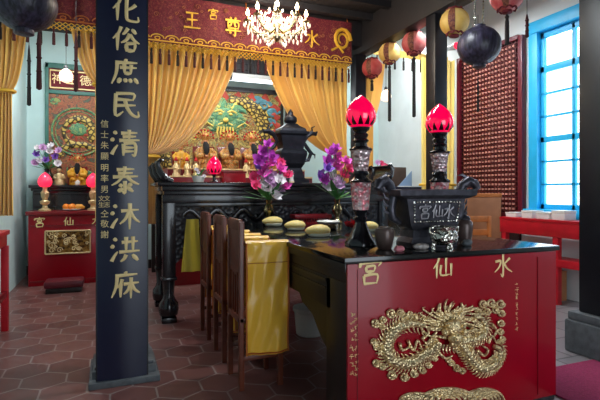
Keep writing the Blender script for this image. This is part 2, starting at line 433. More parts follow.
# ------------------------------------------------------------------ columns
def column(loc, w, label, base_w, base_h, h=3.5, m=COLM, slab=0):
    t = thing('column', label, 'column', loc)
    MB().box((-w/2, -w/2, base_h), (w/2, w/2, h), .015).build('shaft', m, t)
    b = MB()
    b.box((-base_w/2, -base_w/2, 0), (base_w/2, base_w/2, base_h*.8), .02).box((-base_w*.46, -base_w*.46, base_h*.8), (base_w*.46, base_w*.46, base_h), .012)
    if slab: b.box((-base_w*.54, -base_w/2-.07, 0), (base_w*.54, base_w/2+.02, slab), .006)
    b.build('plinth', STONE, t)
    return t
column((.09, 3.485, 0), .24, 'dark square column on a low stone plinth behind the navy couplet board', .40, .115, slab=.04)
column((.06, 6.16, 0), .17, 'dark square column at the left edge of the main altar curtains, mostly hidden', .26, .2)
column((3.355, 6.04, 0), .17, 'slim dark column behind the nearer red lotus lamp', .26, .2, 3.22)
column((3.41, 4.335, 0), .17, 'slim dark column behind the lotus lamp above the black incense burner', .26, .2, 3.22)
column((3.52, 2.44, 0), .28, 'dark column on a tall grey stone base at the right edge', .42, .313, 3.22)

# couplet board on the left column
t = thing('couplet_board', 'long navy lacquered board with nine large gold brush characters', 'sign', (.077, 3.256, .0405))
t.scale = (.95, .98, .978)
MB().grid(lambda a, b: (-.165+.325*a, -.018*sin(pi*a)-.005, b*3.4), 14, 1).grid(lambda a, b: (-.165+.325*a, .008, b*3.4), 1, 1).build('board', NAVY, t, normals=False)
e = MB().box((-.17, -.006, 0), (-.16, .008, 3.4)).box((.155, -.006, 0), (.165, .008, 3.4)).box((-.17, -.012, -.008), (.165, .008, .0))
e.build('edge', COLM, t, smooth=False)
for k, z in zip(('hua', 'su', 'shu', 'min', 'qing', 'tai', 'mu', 'hong', 'xiu'), (2.43, 2.234, 2.016, 1.805, 1.554, 1.31, 1.072, .854, .616)):
    char(k, .185, GOLDP, t, (.012, -.026, z), .058, 1.08)
for c, z in zip('信士朱顯明率男', (1.67, 1.6, 1.53, 1.46, 1.385, 1.315, 1.245)):
    type_char(c, .053, GOLDP, t, (-.115, -.019, z))
for c, x, z in (('文', -.135, 1.185), ('生', -.135, 1.145), ('文', -.1, 1.185), ('志', -.1, 1.145)):
    type_char(c, .04, GOLDP, t, (x, -.019, z))
for c, z in zip('仝敬謝', (1.085, 1.02, .95)):
    type_char(c, .053, GOLDP, t, (-.115, -.019, z))

# ------------------------------------------------------------------ curtains and banners
def curtain(label, xa, xb, ztop, xt, zt, Y, zbot, folds, wt=.1, hem=.2, m=None, group='yellow altar curtains'):
    """xa = edge at the column, xb = edge at the opening, gathered at (xt, zt)"""
    t = thing('altar_curtain', label, 'curtain', (xa, Y, zbot))
    sg = 1 if xb > xa else -1
    def f(s, v):
        xs = xa+(xb-xa)*s
        ph = folds*2*pi*s+.7*sin(5*s)
        xe = xt+sg*wt*(s-.5)
        ze = zt-.0*s
        P0 = Vector((xs, 0, ztop)); P2 = Vector((xe, 0, ze+.05*(1-s)))
        P1 = Vector((xs+(xe-xs)*(.28+.1*s), 0, zt+(ztop-zt)*(.22-.12*s)))
        if v < .7:
            q = v/.7
            p = P0*(1-q)**2+P1*2*q*(1-q)+P2*q*q
            amp = .05*(1-.5*q)
        else:
            q = (v-.7)/.3
            p = P2.lerp(Vector((xt+sg*(hem*(s-.5))-sg*.02, 0, zbot)), q)
            p.x += 0; amp = .03+.02*q
        y = amp*(sin(ph)+.3*sin(2.3*ph+1))
        return (p.x-xa, y, p.z-zbot)
    MB().grid(f, int(folds*12), 40).build('drape', m or CURT, t)
    b = MB()
    pts = [(xt-xa+(wt*.5+.025)*cos(a), .07*sin(a), zt-zbot-.01) for a in [2*pi*i/16 for i in range(17)]]
    b.tube(pts, .02, 6).build('tie_band', GOLDB, t)
    return t
curtain('yellow curtain swept to the left of the main altar opening', .12, 1.56, 3.06, .45, 1.68, 5.96, .85, 17, .16, .22)
curtain('yellow curtain swept to the right of the main altar opening', 3.14, 1.84, 3.06, 3.04, 1.74, 5.96, .85, 16, .16, .22)
curtain('yellow curtain bunched at the far left edge, beside the left side altar', -1.13, -.84, 3.12, -1.06, 2.35, 5.96, .98, 5, .13, .2)
curtain('yellow curtain behind the couplet board, on the right of the left side altar', -.03, -.42, 3.12, -.1, 2.5, 5.96, .9, 6, .12, .16)
curtain('narrow yellow curtain right of the slim column behind the nearer lotus lamp', 3.45, 3.74, 3.12, 3.5, 2.3, 5.96, .9, 5, .1, .1)
curtain('tall bright yellow curtain hanging straight against the lattice screen', 4.82, 4.2, 3.2, 4.51, 1.35, 5.7, .3, 8, .6, .62, mat('pale_yellow_curtain_cloth', (250, 222, 128), .6))

def banner(label, x0, x1, z0, z1, Y, ntas, glyphs=(), cloth=MAROON):
    t = thing('altar_banner', label, 'banner', ((x0+x1)/2, Y, z0))
    hw = (x1-x0)/2; h = z1-z0
    MB().grid(lambda a, b: (-hw+2*hw*a, -.03+.012*sin(a*31), h*b), 60, 4).build('cloth', cloth, t)
    sc = MB()
    n = max(4, int(hw*2/.16))
    for k in range(n):
        xc = -hw+(k+.5)*2*hw/n
        sc.tube([(xc+.075*cos(a), -.05, .05+.045*sin(a)-.0*a) for a in [pi*i/8 for i in range(9)]], .007, 5)
        sc.tube([(xc+.03*cos(a), -.05, .05+.02*sin(a)) for a in [2*pi*i/8 for i in range(9)]], .006, 5)
    sc.tube([(-hw, -.05, .02), (hw, -.05, .02)], .008, 5)
    sc.build('border_embroidery', GOLDB if glyphs else PIPING, t)
    if glyphs:
        fl = MB(); rnd = random.Random(4)
        for k in range(46):
            x, z = rnd.uniform(-hw+.05, hw-.05), rnd.uniform(.14, h-.08); r = rnd.uniform(.02, .04)
            fl.tube([(x+r*(1-i/14)*cos(i*.7), -.048, z+r*(1-i/14)*sin(i*.7)) for i in range(12)], .004, 5)
        fl.build('flower_embroidery', mat('dull_gold_thread', (150, 84, 50), .7), t)
    net = MB(); tas = []
    for k in range(ntas*2):
        xa = -hw+.03+k*(2*hw-.06)/(ntas*2)
        for q in (0, 1):
            for r in (0, 1):
                s = (2*hw-.06)/(ntas*2)
                net.tube([(xa+s*r, -.045, -.045*q), (xa+s*(1-r), -.045, -.045*(q+1))], .0045, 4)
    net.build('gold_net_fringe', GOLDB, t)
    tb = MB(); tb.lathe([(.002, 0), (.012, -.01), (.013, -.04), (.009, -.05), (.016, -.07), (.017, -.19), (.002, -.195)], 8)
    o = tb.build('tassel', TASSEL, t); me = o.data
    me2 = me.copy(); me2.materials.clear(); me2.materials.append(TASSELB)
    bpy.data.objects.remove(o)
    for k in range(ntas):
        x = -hw+.05+k*(2*hw-.1)/max(1, ntas-1)
        part('tassel', me if k % 3 else me2, None, t, (x, -.05, -.07))
    lp = MB()
    for k in range(5):
        x = -hw+.06+k*(2*hw-.12)/4; lp.tube([(x, -.03, h-.02), (x, -.012, 3.665-z0)], .008, 6)
    lp.build('hanging_loops', PIPING, t)
    for key, x, z, s in glyphs: char(key, s, GOLDB, t, (x-(x0+x1)/2, -.06, z-z0), .05)
    return t
b = banner('long maroon embroidered banner with gold characters over the main altar', .1, 3.13, 3.02, 3.6, 5.86, 30,
       [('wang', on_y(192, 32, 5.8).x, 3.33, .24), ('gong', on_y(213, 19, 5.8).x, 3.44, .14), ('zun', on_y(233, 34, 5.8).x, 3.32, .24), ('xian', on_y(275, 38, 5.8).x, 3.32, .24), ('shui', on_y(312, 42, 5.8).x, 3.3, .24)])
dg = MB()
for s in (-1, 1):
    cx = s*1.36
    dg.tube([(cx+s*.13*cos(i*.55)*(1-i/30), -.055, .32+.16*sin(i*.55)*(1-i/30)) for i in range(20)], [.03-.001*i for i in range(20)], 6)
    dg.tube([(cx-s*.16, -.055, .16), (cx-s*.05, -.055, .22), (cx+s*.02, -.055, .14)], .016, 6)
dg.build('dragon_embroidery', GOLDB, b)
banner('shaded maroon banner over the left side altar', -1.13, -.02, 3.12, 3.64, 5.86, 9)

def t_valance():
    t = thing('tassel_valance', 'thin yellow valance with dark tassels in the right bay behind the paper lanterns', 'valance', (4.14, 5.82, 3.2))
    MB().grid(lambda a, b: (-.66+1.32*a, .01*sin(40*a), .1*b), 50, 2).build('cloth', CURT, t)
    o = MB().lathe([(.002, 0), (.012, -.01), (.009, -.05), (.015, -.07), (.016, -.19), (.002, -.195)], 8).build('tassel', TASSELB, t)
    me = o.data; bpy.data.objects.remove(o)
    for k in range(9): part('tassel', me, None, t, (-.6+k*.15, 0, .01))
t_valance()

# ------------------------------------------------------------------ main altar
t = thing('altar_table', 'long black carved altar table with upturned ends', 'altar', (.45, 4.58, 0))
AW, AD, AH = 2.5, .85, 1.335
MB().box((-.04, -.04, AH-.035), (AW+.04, AD, AH), .01).box((0, -.015, AH-.085), (AW, AD-.03, AH-.035), .012).box((.02, 0, AH-.12), (AW-.02, AD-.05, AH-.085), .006).build('top', BLACK, t)
for s, x in ((-1, -.02), (1, AW+.02)):
    m = MB()
    pts = [(x-s*.12, 0, AH+.0), (x-s*.05, 0, AH+.03), (x, 0, AH+.1), (x+s*.02, 0, AH+.17), (x-s*.01, 0, AH+.21), (x-s*.04, 0, AH+.2)]
    for y in (0., AD*.5, AD-.05):
        m.tube([(p[0], p[1]+y, p[2]) for p in pts], [.03, .035, .03, .025, .02, .015], 8)
    m.grid(lambda a, b: (smooth_pts(pts)[int(a*25)][0], b*(AD-.05), smooth_pts(pts)[int(a*25)][2]), 25, 1)
    m.build('upturned_end', BLACK, t)
m = MB().box((.005, -.008, AH-.2), (AW-.005, .05, AH-.12), .008)
m.box((.12, .02, AH-.24), (AW-.12, .04, AH-.2), .005)
m.build('frieze', BLACK, t)
MB().box((.1, .03, AH-.42), (AW-.1, .05, AH-.235)).build('carved_apron', CARVED, t)
rel = MB(); rnd = random.Random(3)
for dx, s in ((.2, 1), (1.3, 1)):
    P = [(dx+.95*i/30, .022, AH-.325+.05*sin(i*.75)) for i in range(31)]
    rel.tube(P, [.018+.012*sin(pi*i/30) for i in range(31)], 7, flat=(1, .6))
    for i in range(2, 30, 2):
        x, y, z = P[i]; rel.tube([(x, y, z), (x-.02, y, z+.04), (x-.04, y, z+.045)], [.01, .007, .003], 5)
    for k in range(10):
        x, z = dx+rnd.random()*.95, AH-.325+rnd.choice((-1, 1))*.065
        rel.tube([(x+.022*(1-i/12)*cos(i*.8), .025, z+.022*(1-i/12)*sin(i*.8)) for i in range(9)], .006, 5)
rel.build('dragon_carving', BLACK, t)
m = MB()
for x, s in ((.1, 1), (AW-.1, -1)):
    m.prism([(x, AH-.42), (x+s*.3, AH-.42), (x+s*.2, AH-.46), (x+s*.15, AH-.52), (x+s*.16, AH-.58), (x+s*.1, AH-.63), (x+s*.09, AH-.72), (x+s*.03, AH-.78), (x, AH-.8)], .03, 'xz', .025)
m.build('corner_bracket', CARVED, t)
for x in (.0, AW-.14):
    for y in (0., AD-.16):
        m = MB()
        m.box((x+.01, y, .42), (x+.13, y+.12, AH-.12), .012)
        m.box((x+.0, y-.01, .4), (x+.14, y+.13, .43), .01)
        cx, cy = x+.07, y+.06
        m.lathe([(.055, .05), (.085, .07), (.095, .12), (.09, .18), (.06, .22), (.05, .26), (.06, .4)], 16, (cx, cy, 0))
        m.box((x+.0, y-.01, 0), (x+.14, y+.13, .05), .008)
        m.build('leg', BLACK, t)
MB().box((.1, AD-.1, .5), (AW-.1, AD-.07, AH-.12)).build('back_panel', BLACK, t, smooth=False)

# stepped shrine behind with painted dragon board
t = thing('shrine_platform', 'dark red stepped shrine platform carrying the deity statues', 'shrine', (.75, 6.35, 0))
MB().box((0, 0, 0), (2.1, 1.15, 1.3), .01).build('base', REDDK, t)
MB().box((.0, .2, 1.3), (2.1, 1.15, 1.46), .01).box((0, .5, 1.46), (2.1, 1.15, 1.58), .01).build('step', REDDK, t)
m = MB()
for z, y in ((1.44, .19), (1.56, .49), (1.28, -.01)): m.box((0, y, z), (2.1, y+.012, z+.022))
m.build('gilt_edge', GOLD, t, smooth=False)

bd = thing('dragon_mural', 'large painted dragon board in gold, green and red behind the statues', 'painting', (1.72, 7.78, 1.3))
BG = multi_mat('painted_gold_ground', [(176, 146, 70), (110, 116, 66), (196, 170, 96), (92, 66, 38), (170, 140, 66), (140, 56, 40), (120, 140, 100), (190, 160, 86)], 5, .6)
SCALE = multi_mat('painted_scales', [(18, 16, 10), (70, 56, 26), (176, 144, 60), (206, 176, 84), (216, 188, 96)], 16, .5, 'voronoi')
GREEN = multi_mat('painted_green', [(74, 130, 88), (104, 150, 100), (60, 110, 84), (150, 160, 90), (84, 136, 96)], 6, .6)
TEAL = mat('painted_teal', (92, 150, 158), .6, rgb2=(70, 110, 120), vscale=9)
PRED = mat('painted_red', (170, 58, 40), .6, var=.2)
PYEL = mat('painted_yellow', (226, 196, 92), .6, var=.1)
MB().box((-1.05, -.03, 0), (1.05, .0, 1.64)).build('board', BG, bd, smooth=False)
m = MB().box((-1.09, -.05, 1.62), (1.09, .02, 1.7)).box((-1.09, -.05, 0), (-1.04, .02, 1.64)).box((1.04, -.05, 0), (1.09, .02, 1.64))
m.build('frame', DWOOD, bd, smooth=False)
def arc(cx, cz, rx, rz, a0, a1, n, y=-.04): return [(cx+rx*cos(radians(a0+(a1-a0)*i/n)), y, cz+rz*sin(radians(a0+(a1-a0)*i/n))) for i in range(n+1)]
m = MB(); m.tube(arc(.22, .98, .52, .5, -75, 100, 24), [.07+.06*sin(pi*i/24) for i in range(25)], 10, flat=(1, .25))
m.tube(arc(-.55, .62, .4, .36, 60, 300, 20), [.1]*21, 10, flat=(1, .25))
m.build('dragon_coil', SCALE, bd)
m = MB(); rnd = random.Random(21)
for k in range(22):   # swirling mane around the face
    a = 2*pi*k/22; r0, r1 = .12, rnd.uniform(.26, .42); cx, cz = .06, 1.2
    m.tube([(cx+r0*cos(a), -.04, cz+.8*r0*sin(a)), (cx+.7*r1*cos(a+.25), -.045, cz+.65*r1*sin(a+.25)), (cx+r1*cos(a+.1), -.04, cz+.75*r1*sin(a+.1)), (cx+1.02*r1*cos(a-.12), -.04, cz+.75*r1*sin(a-.12))], [.05, .05, .03, .006], 6, flat=(1, .35))
m.ball((.06, -.05, 1.2), (.2, .03, .14), 14); m.ball((-.08, -.045, 1.05), (.1, .03, .1), 12); m.ball((.2, -.045, 1.05), (.1, .03, .1), 12)
m.build('dragon_face', GREEN, bd)
m = MB()
for q in (-1, 1):
    m.ball((.06+q*.085, -.075, 1.23), (.035, .02, .022), 10)
    m.tube([(.06+q*.03, -.075, 1.26), (.06+q*.1, -.08, 1.29), (.06+q*.19, -.07, 1.26)], [.012, .02, .006], 6, flat=(1, .4))
    m.tube([(.06+q*.05, -.075, 1.08), (.06+q*.2, -.06, 1.02), (.06+q*.33, -.05, 1.1), (.06+q*.44, -.05, 1.04)], [.014, .014, .011, .004], 6, flat=(1, .5))
    m.tube([(.06+q*.1, -.05, 1.33), (.06+q*.2, -.05, 1.45), (.06+q*.17, -.05, 1.54)], [.03, .022, .006], 6, flat=(1, .4))
m.ball((.06, -.08, 1.13), (.05, .02, .04), 10)
for k in range(6): m.tube([(-.06+k*.048, -.07, 1.02), (-.08+k*.055, -.065, .92), (-.06+k*.048, -.06, .84)], [.016, .014, .003], 6, flat=(1, .4))
for k in range(44):
    x, z = rnd.uniform(-.95, .98), rnd.uniform(.3, 1.58); r = rnd.uniform(.025, .06)
    m.tube([(x+r*(1-i/16)*cos(i*.7), -.046, z+r*(1-i/16)*sin(i*.7)) for i in range(13)], .01, 5, flat=(1, .5))
m.build('dragon_features', PYEL, bd)
m = MB()
for k in range(9):
    x = -.95+k*.24; m.tube([(x, -.04, 1.6), (x+.08, -.045, 1.5), (x+.03, -.045, 1.42)], [.06, .04, .008], 6, flat=(1, .3))
for k in range(7):
    z = .5+k*.14; m.tube([(1.0, -.04, z), (.92, -.045, z+.08), (.82, -.045, z+.06)], [.06, .04, .008], 6, flat=(1, .3))
m.build('flame_border', PRED, bd)
m = MB()
for cx, cz, r in ((.72, 1.42, .15), (.9, 1.3, .12), (.6, 1.5, .09), (-.2, 1.5, .14), (-.45, 1.42, .1), (.82, 1.12, .12), (.95, .95, .09)):
    m.tube([(cx+r*(1-i/22)*cos(i*.6), -.045, cz+.6*r*(1-i/22)*sin(i*.6)) for i in range(20)], [.035-.0012*i for i in range(20)], 6, flat=(1, .35))
m.build('cloud_scrolls', TEAL, bd)
def fluorescent(label, loc, L_, rz, watts, tilt=(0, 0, 0), clip=False, hang=.3):
    t = thing('fluorescent_lamp', label, 'lamp', loc, rz, 'fluorescent tube lamps')
    MB().box((-L_/2, -.04, .03), (L_/2, .04, .1), .01).build('housing', WHITE, t)
    MB().tube([(-L_/2+.02, 0, 0), (L_/2-.02, 0, 0)], .026, 10).build('tube', TUBEL, t)
    m = MB()
    for x in (-L_*.4, L_*.4): m.tube([(x, 0, .09), (x, 0, hang)], .006, 5)
    m.build('hanger', WIRE, t)
    if clip: MB().box((-.1, -.06, -.03), (.1, -.04, .1)).build('black_clip', WIRE, t, smooth=False)
    l = bpy.data.lights.new('tube_light', 'AREA'); l.shape = 'RECTANGLE'; l.size = L_; l.size_y = .08; l.energy = watts; l.color = (.9, .97, 1)
    o = bpy.data.objects.new('tube_light', l); COL.objects.link(o); o.parent = t; o.location = (0, 0, -.03); o.rotation_euler = tilt
fluorescent('white fluorescent tube above the dragon board behind the curtains', (1.72, 7.46, 3.06), 1.9, 0, 14, (-.5, 0, 0), True)
fluorescent('added fill light tube hidden behind the main altar banner', (1.72, 6.5, 3.35), 1.5, 0, 26, (.35, 0, 0))  # added unseen tube, brightens the shrine and the wall behind it
fluorescent('added fill light tube hidden behind the left side altar banner', (-.52, 6.45, 3.35), .9, 0, 36, (.35, 0, 0))  # added out of sight to brighten the left back wall
fluorescent('added fill light tube hidden in the right bay behind the tassel valance', (4.2, 6.4, 3.9), .9, 0, 42, (.35, 0, 0), hang=.35)  # added fill lamp, hidden by the beam, for the right bay walls
fluorescent('added fill light tube under the ceiling above the offering table, out of view', (1.75, 3.3, 3.3), 1.2, 0, 55, (.25, 0, 0))  # added above the view to light the table top, altar and curtains
fluorescent('added fill light tube under the ceiling in front of the left side altar', (-.5, 4.6, 3.3), .9, pi/2, 15)  # added fill over the left aisle
fluorescent('added fill light tube hidden on the far side of the roof beam, by the lattice screen', (3.72, 4.7, 3.6), 1.2, pi/2, 55, (0, .0, 0), hang=.65)  # added behind the beam to brighten the upper wall and lattice
t = thing('lattice_transom', 'dark grey openwork transom above the dragon board', 'screen', (1.72, 7.55, 3.16))
m = MB()
for k in range(36): m.box((-1.05+k*.06, -.015, 0), (-1.03+k*.06, .015, .5))
for k in range(6): m.box((-1.05, -.018, k*.1-.01), (1.07, .018, k*.1+.01))
m.box((-1.05, .02, 0), (1.07, .04, .5))
for x in (-1.1, 1.1): MB().box((x-.03, -.02, -3.16), (x+.03, .04, .5), .004).build('post', DWOOD, t)
m.build('bars', mat('grey_lattice', (70, 68, 70), .6), t, smooth=False)

# ------------------------------------------------------------------ deity statues
def statue(label, loc, s, robe=ROBE, beard=True, cat='statue', group='seated deities on the shrine', fan=True):
    t = thing('deity_statue', label, cat, loc, 0, group)
    m = MB(); m.lathe([(.17, 0), (.18, .04), (.165, .14), (.15, .2), (.13, .27), (.12, .33), (.1, .38), (.06, .41), (.045, .44)], 20, sx=1, sy=.8)
    for q in (-1, 1): m.tube([(q*.1, 0, .36), (q*.16, -.03, .28), (q*.14, -.12, .22), (q*.05, -.15, .22)], [.045, .055, .065, .05], 10)
    for q in (-1, 1): m.ball((q*.08, -.1, .13), (.07, .08, .06), 10)
    m.build('robe', robe, t)
    m = MB(); m.ball((0, -.01, .485), (.052, .055, .068), 14); m.ball((0, -.066, .48), (.01, .012, .018), 8)
    for q in (-1, 1): m.ball((q*.053, 0, .48), (.01, .014, .025), 8)
    m.ball((0, -.16, .22), (.035, .03, .03), 8); m.build('face_and_hands', SKIN, t)
    if beard:
        m = MB(); m.tube([(0, -.05, .475), (0, -.09, .43), (0, -.145, .36), (0, -.165, .29), (0, -.17, .23)], [.035, .058, .06, .045, .01], 10, flat=(1, .5)); m.build('beard', BEARD, t)
    m = MB(); m.lathe([(.06, .52), (.068, .55), (.07, .6), (.05, .64), (.02, .67)], 14)
    if fan:
        for k in range(9):
            a = pi*(.08+.84*k/8)
            m.tube([(.05*cos(a), .02, .55+.04*sin(a)), (.16*cos(a), .03, .55+.15*sin(a))], [.02, .008], 6)
    m.build('headdress', CROWN, t)
    m = MB()
    for k in range(9):
        a = pi*(.02+.96*k/8); r = .165
        m.ball((r*cos(a), .02, .56+.155*sin(a)), .02, 8)
    for q in (-1, 1): m.ball((q*.04, -.05, .6), .02, 8)
    m.build('pompoms', POM, t)
    m = MB().box((-.2, -.02, -.0), (-.17, .15, .3), .01).box((.17, -.02, 0), (.2, .15, .3), .01).box((-.2, .13, 0), (.2, .15, .42), .01)
    m.build('chair_back', REDDK, t)
    t.scale = (s, s, s)
    return t
ps = [on_y(206, 168, 6.97), on_y(231, 168, 6.97), on_y(254, 168, 6.97)]
for p, l in zip(ps, ('bearded gold-robed deity statue nearest the yellow left curtain', 'bearded gold-robed deity statue in the middle, behind the red pedestal box', 'bearded gold-robed deity statue above the pink and purple flowers')):
    statue(l, (p.x, 7.05, 1.58), .82)
p = on_y(181, 168, 6.97); statue('smaller deity statue half hidden by the left curtain', (p.x, 6.98, 1.58), .6, ROBEY, False)
p = on_y(274, 168, 6.97); statue('smaller deity statue between the censer and the bearded statues', (p.x, 7.0, 1.58), .6, ROBE, False)
def figurine(label, loc, s):
    t = thing('gilt_figurine', label, 'figurine', loc, 0, 'small gilt figurines on the shrine step')
    m = MB(); m.lathe([(.05, 0), (.05, .02), (.035, .05), (.04, .1), (.03, .16), (.018, .18)], 12); m.ball((0, 0, .2), (.024, .024, .028), 10)
    for q in (-1, 1): m.tube([(q*.03, 0, .15), (q*.045, -.02, .1), (q*.01, -.035, .1)], .012, 6)
    m.tube([(.05, -.02, 0), (.05, -.02, .22)], .005, 5)
    m.build('body', GOLD, t); MB().lathe([(.026, .205), (.03, .22), (.012, .25), (.002, .27)], 10).build('hat', POM, t)
    t.scale = (s, s, s); return t
for u, l in ((176, 'tiny gilt figurine at the left end of the shrine step'), (187, 'second tiny gilt figurine from the left on the shrine step'),
             (196, 'third tiny gilt figurine from the left, left of the green plant'), (246, 'tiny gilt figurine right of the red pedestal box')):
    p = on_y(u, 175, 6.68); figurine(l, (p.x, 6.68, 1.46), 1.0)
p = on_y(233, 175, 6.5)
t = thing('pedestal_box', 'small red lacquered box below the middle deity statue', 'box', (p.x, 6.45, 1.3))
MB().box((-.16, -.05, 0), (.16, .08, .2), .008).build('body', RED, t); MB().box((-.17, -.06, .2), (.17, .09, .225), .006).build('lid', REDDK, t)

# ------------------------------------------------------------------ flowers
def bloom_mesh(m, n=9, name='flower'):
    b = MB()
    for ring, (k, tilt, r) in enumerate(((n, .35, 1), (6, .85, .75), (3, 1.2, .5))):
        for i in range(k):
            a = 2*pi*i/k+ring*.4
            M = Matrix.Rotation(a, 4, 'Z') @ Matrix.Rotation(-tilt, 4, 'Y')
            def f(u, v, M=M, r=r):
                w = .42*sin(pi*min(1, .12+.88*u))**.7*(v-.5)*1.5
                return M @ Vector((r*u, w*r, .25*r*u*u+.22*(v-.5)**2*u))
            b.grid(f, 4, 4)
    o = b.build(name, m, None, normals=False); return mesh_of(o)
FM = {k: bloom_mesh(mat('petal_'+k, c, .6, var=.12, vscale=3), nn) for k, c, nn in (('purple', (206, 84, 200), 5), ('violet', (146, 96, 196), 5), ('pink', (240, 84, 140), 9), ('white', (240, 232, 236), 8), ('lilac', (222, 176, 220), 8), ('magenta', (232, 90, 190), 5))}
def leaf_mesh():
    b = MB(); b.grid(lambda u, v: (.17*sin(pi*u)*(v-.5), .0+.03*u*u+.03*abs(v-.5)*sin(pi*u), u), 8, 2)
    return mesh_of(b.build('leaf', LEAF, normals=False))
LM = leaf_mesh()
def bouquet(label, loc, vase_prof, blooms, m=BRASS, leaves=12, cz=.0, spread=.2, ll=.25, group='vases of artificial flowers'):
    """blooms: (colour, dx, dy, dz, size)"""
    t = thing('flower_vase', label, 'flower vase', loc, 0, group)
    MB().lathe(vase_prof, 20).build('vase', m, t)
    top = vase_prof[-1][1]
    rnd = random.Random(int(abs(loc[0]*100)))
    st = MB()
    for c, dx, dy, dz, s in blooms: st.tube([(0, 0, top-.02), (dx*.4, dy*.4, top+dz*.5), (dx, dy, top+dz)], .004, 5)
    st.build('stems', LEAF, t)
    for k in range(leaves):
        a = 2*pi*k/leaves+rnd.uniform(-.2, .2); part('leaf', LM, None, t, (.02*cos(a), .02*sin(a), top+cz), (rnd.uniform(-1.45, -.8), 0, a+pi/2), ll*rnd.uniform(.8, 1.4))
    for c, dx, dy, dz, s in blooms:
        part('flower', FM[c], None, t, (dx, dy, top+dz), (1.1+rnd.uniform(-.4, .4), rnd.uniform(-.3, .3)-dx*1.5, rnd.uniform(-.4, .4)), s)
    return t
VASE = [(.055, 0), (.06, .01), (.045, .025), (.022, .05), (.02, .07), (.045, .11), (.055, .14), (.04, .18), (.024, .2), (.035, .24)]
def px_blooms(cu, base_v, d, lst, topz):
    k = d/F; r = random.Random(5); return [(c, (u-cu)*k, r.uniform(-.1, .02), (base_v-v)*k-topz, s*k) for c, u, v, s in lst]
B1 = [('purple', 261, 152, 9), ('purple', 257, 160, 10), ('magenta', 266, 165, 11), ('purple', 271, 158, 9), ('magenta', 262, 172, 10), ('pink', 252, 178, 8), ('pink', 250, 186, 7), ('magenta', 277, 170, 9), ('pink', 279, 163, 7),
      ('lilac', 266, 177, 10), ('white', 260, 187, 12), ('white', 275, 181, 8), ('lilac', 273, 188, 11), ('magenta', 281, 187, 9), ('purple', 278, 178, 7), ('violet', 253, 168, 7), ('white', 268, 195, 10), ('pink', 285, 176, 7), ('purple', 264, 146, 7)]
B2 = [('purple', 334, 154, 9), ('magenta', 340, 158, 9), ('purple', 331, 162, 9), ('violet', 323, 176, 9), ('purple', 327, 180, 9), ('magenta', 341, 168, 10), ('magenta', 347, 163, 8), ('pink', 346, 176, 8), ('white', 336, 181, 12), ('lilac', 341, 184, 9), ('white', 332, 187, 10), ('pink', 350, 170, 8), ('purple', 338, 149, 7), ('violet', 328, 170, 8)]
p = on_y(267, 191, 4.35); dd = 4.56
bouquet('brass vase of purple, pink and white flowers near the three buns', (p.x, 4.3, .925), VASE, px_blooms(267, 224, dd, B1, .24), leaves=14)
p = on_y(344, 191, 4.1); dd = 4.66
bouquet('brass vase of purple and white flowers just left of the nearer lotus lamp', (p.x, 4.25, .925), VASE, px_blooms(342, 224, dd, B2, .24), leaves=12)

# ------------------------------------------------------------------ lotus lamps
def lotus(parent, z, r, h, m, petals=True):
    prof = [(.35, 0), (.72, .06), (.95, .22), (1, .38), (.93, .55), (.74, .72), (.45, .87), (.18, .97), (.03, 1.02)]
    sh = MB().lathe([(a*r, z+b*h) for a, b in prof], 28).build('lotus_shade', m, parent)
    if petals:
        b = MB()
        for k in range(12):
            a0 = 2*pi*k/12
            def f(u, v, a0=a0):
                hh = .02+.33*v; w = (1-v)*.26*1.0
                PR = ((0, .35), (.06, .72), (.22, .95), (.38, 1), (.6, .93))
                for (h0, r0), (h1, r1) in zip(PR, PR[1:]):
                    if h0 <= hh <= h1: rr = (r0+(r1-r0)*(hh-h0)/(h1-h0))*r*1.02
                a = a0+(u-.5)*2*w
                return (rr*cos(a), rr*sin(a), z+hh*h)
            b.grid(f, 4, 5)
        b.build('petal_base', LOTUSB, sh, normals=False)
    return sh
def lotus_lamp(label, loc, H=.89):
    t = thing('lotus_lamp', label, 'lamp', loc, 0, 'tall red lotus lamps on the offering table')
    MB().lathe([(.085, 0), (.1, .004), (.1, .02), (.075, .05), (.05, .1), (.034, .14), (.045, .165), (.03, .18), (.04, .2), (.05, .215)], 24, ribs=8, ramp=.12).build('foot', BLACK, t)
    MB().lathe([(.045, .215), (.05, .23), (.062, .37), (.066, .38)], 20, ribs=10, ramp=.06).build('lower_glass', PINKGLASS, t)
    MB().lathe([(.066, .38), (.07, .39), (.05, .405), (.035, .42), (.05, .435), (.045, .45)], 24).build('middle_collar', BLACK, t)
    MB().lathe([(.04, .45), (.045, .46), (.058, .56), (.066, .575)], 20, ribs=10, ramp=.06).build('upper_glass', CUTGLASS, t)
    MB().lathe([(.066, .575), (.07, .585), (.04, .6), (.036, .62), (.05, .635), (.036, .65), (.046, .67), (.034, .685), (.05, .7), (.055, .715)], 24).build('neck', BLACK, t)
    lotus(t, .71, .092, .2, LOTUS)
    return t
lotus_lamp('tall red lotus lamp left of the black incense burner', (1.39, 2.47, .925)).scale = (1, 1, .985)
lotus_lamp('tall red lotus lamp rising behind the black incense burner', (2.09, 2.625, .925)).scale = (1.04, 1.04, 1.01)
t = thing('altar_lotus_lamp', 'small red lotus lamp on the main altar in front of the statues', 'lamp', (1.01, 4.9, 1.335))
MB().lathe([(.05, 0), (.05, .015), (.02, .03), (.016, .07), (.03, .1)], 16).build('stand', BLACK, t); lotus(t, .09, .082, .19, LOTUS)
def gilt_lamp(label, loc):
    t = thing('gilt_lotus_lamp', label, 'lamp', loc, 0, 'pink lotus lamps on the red side altar')
    MB().lathe([(.08, 0), (.08, .02), (.04, .04), (.03, .08), (.06, .1), (.065, .13), (.03, .15), (.05, .2), (.055, .25), (.03, .28), (.03, .33)], 16, ribs=6, ramp=.12).build('stand', GOLD, t)
    lotus(t, .32, .09, .2, LOTUSP, False); return t
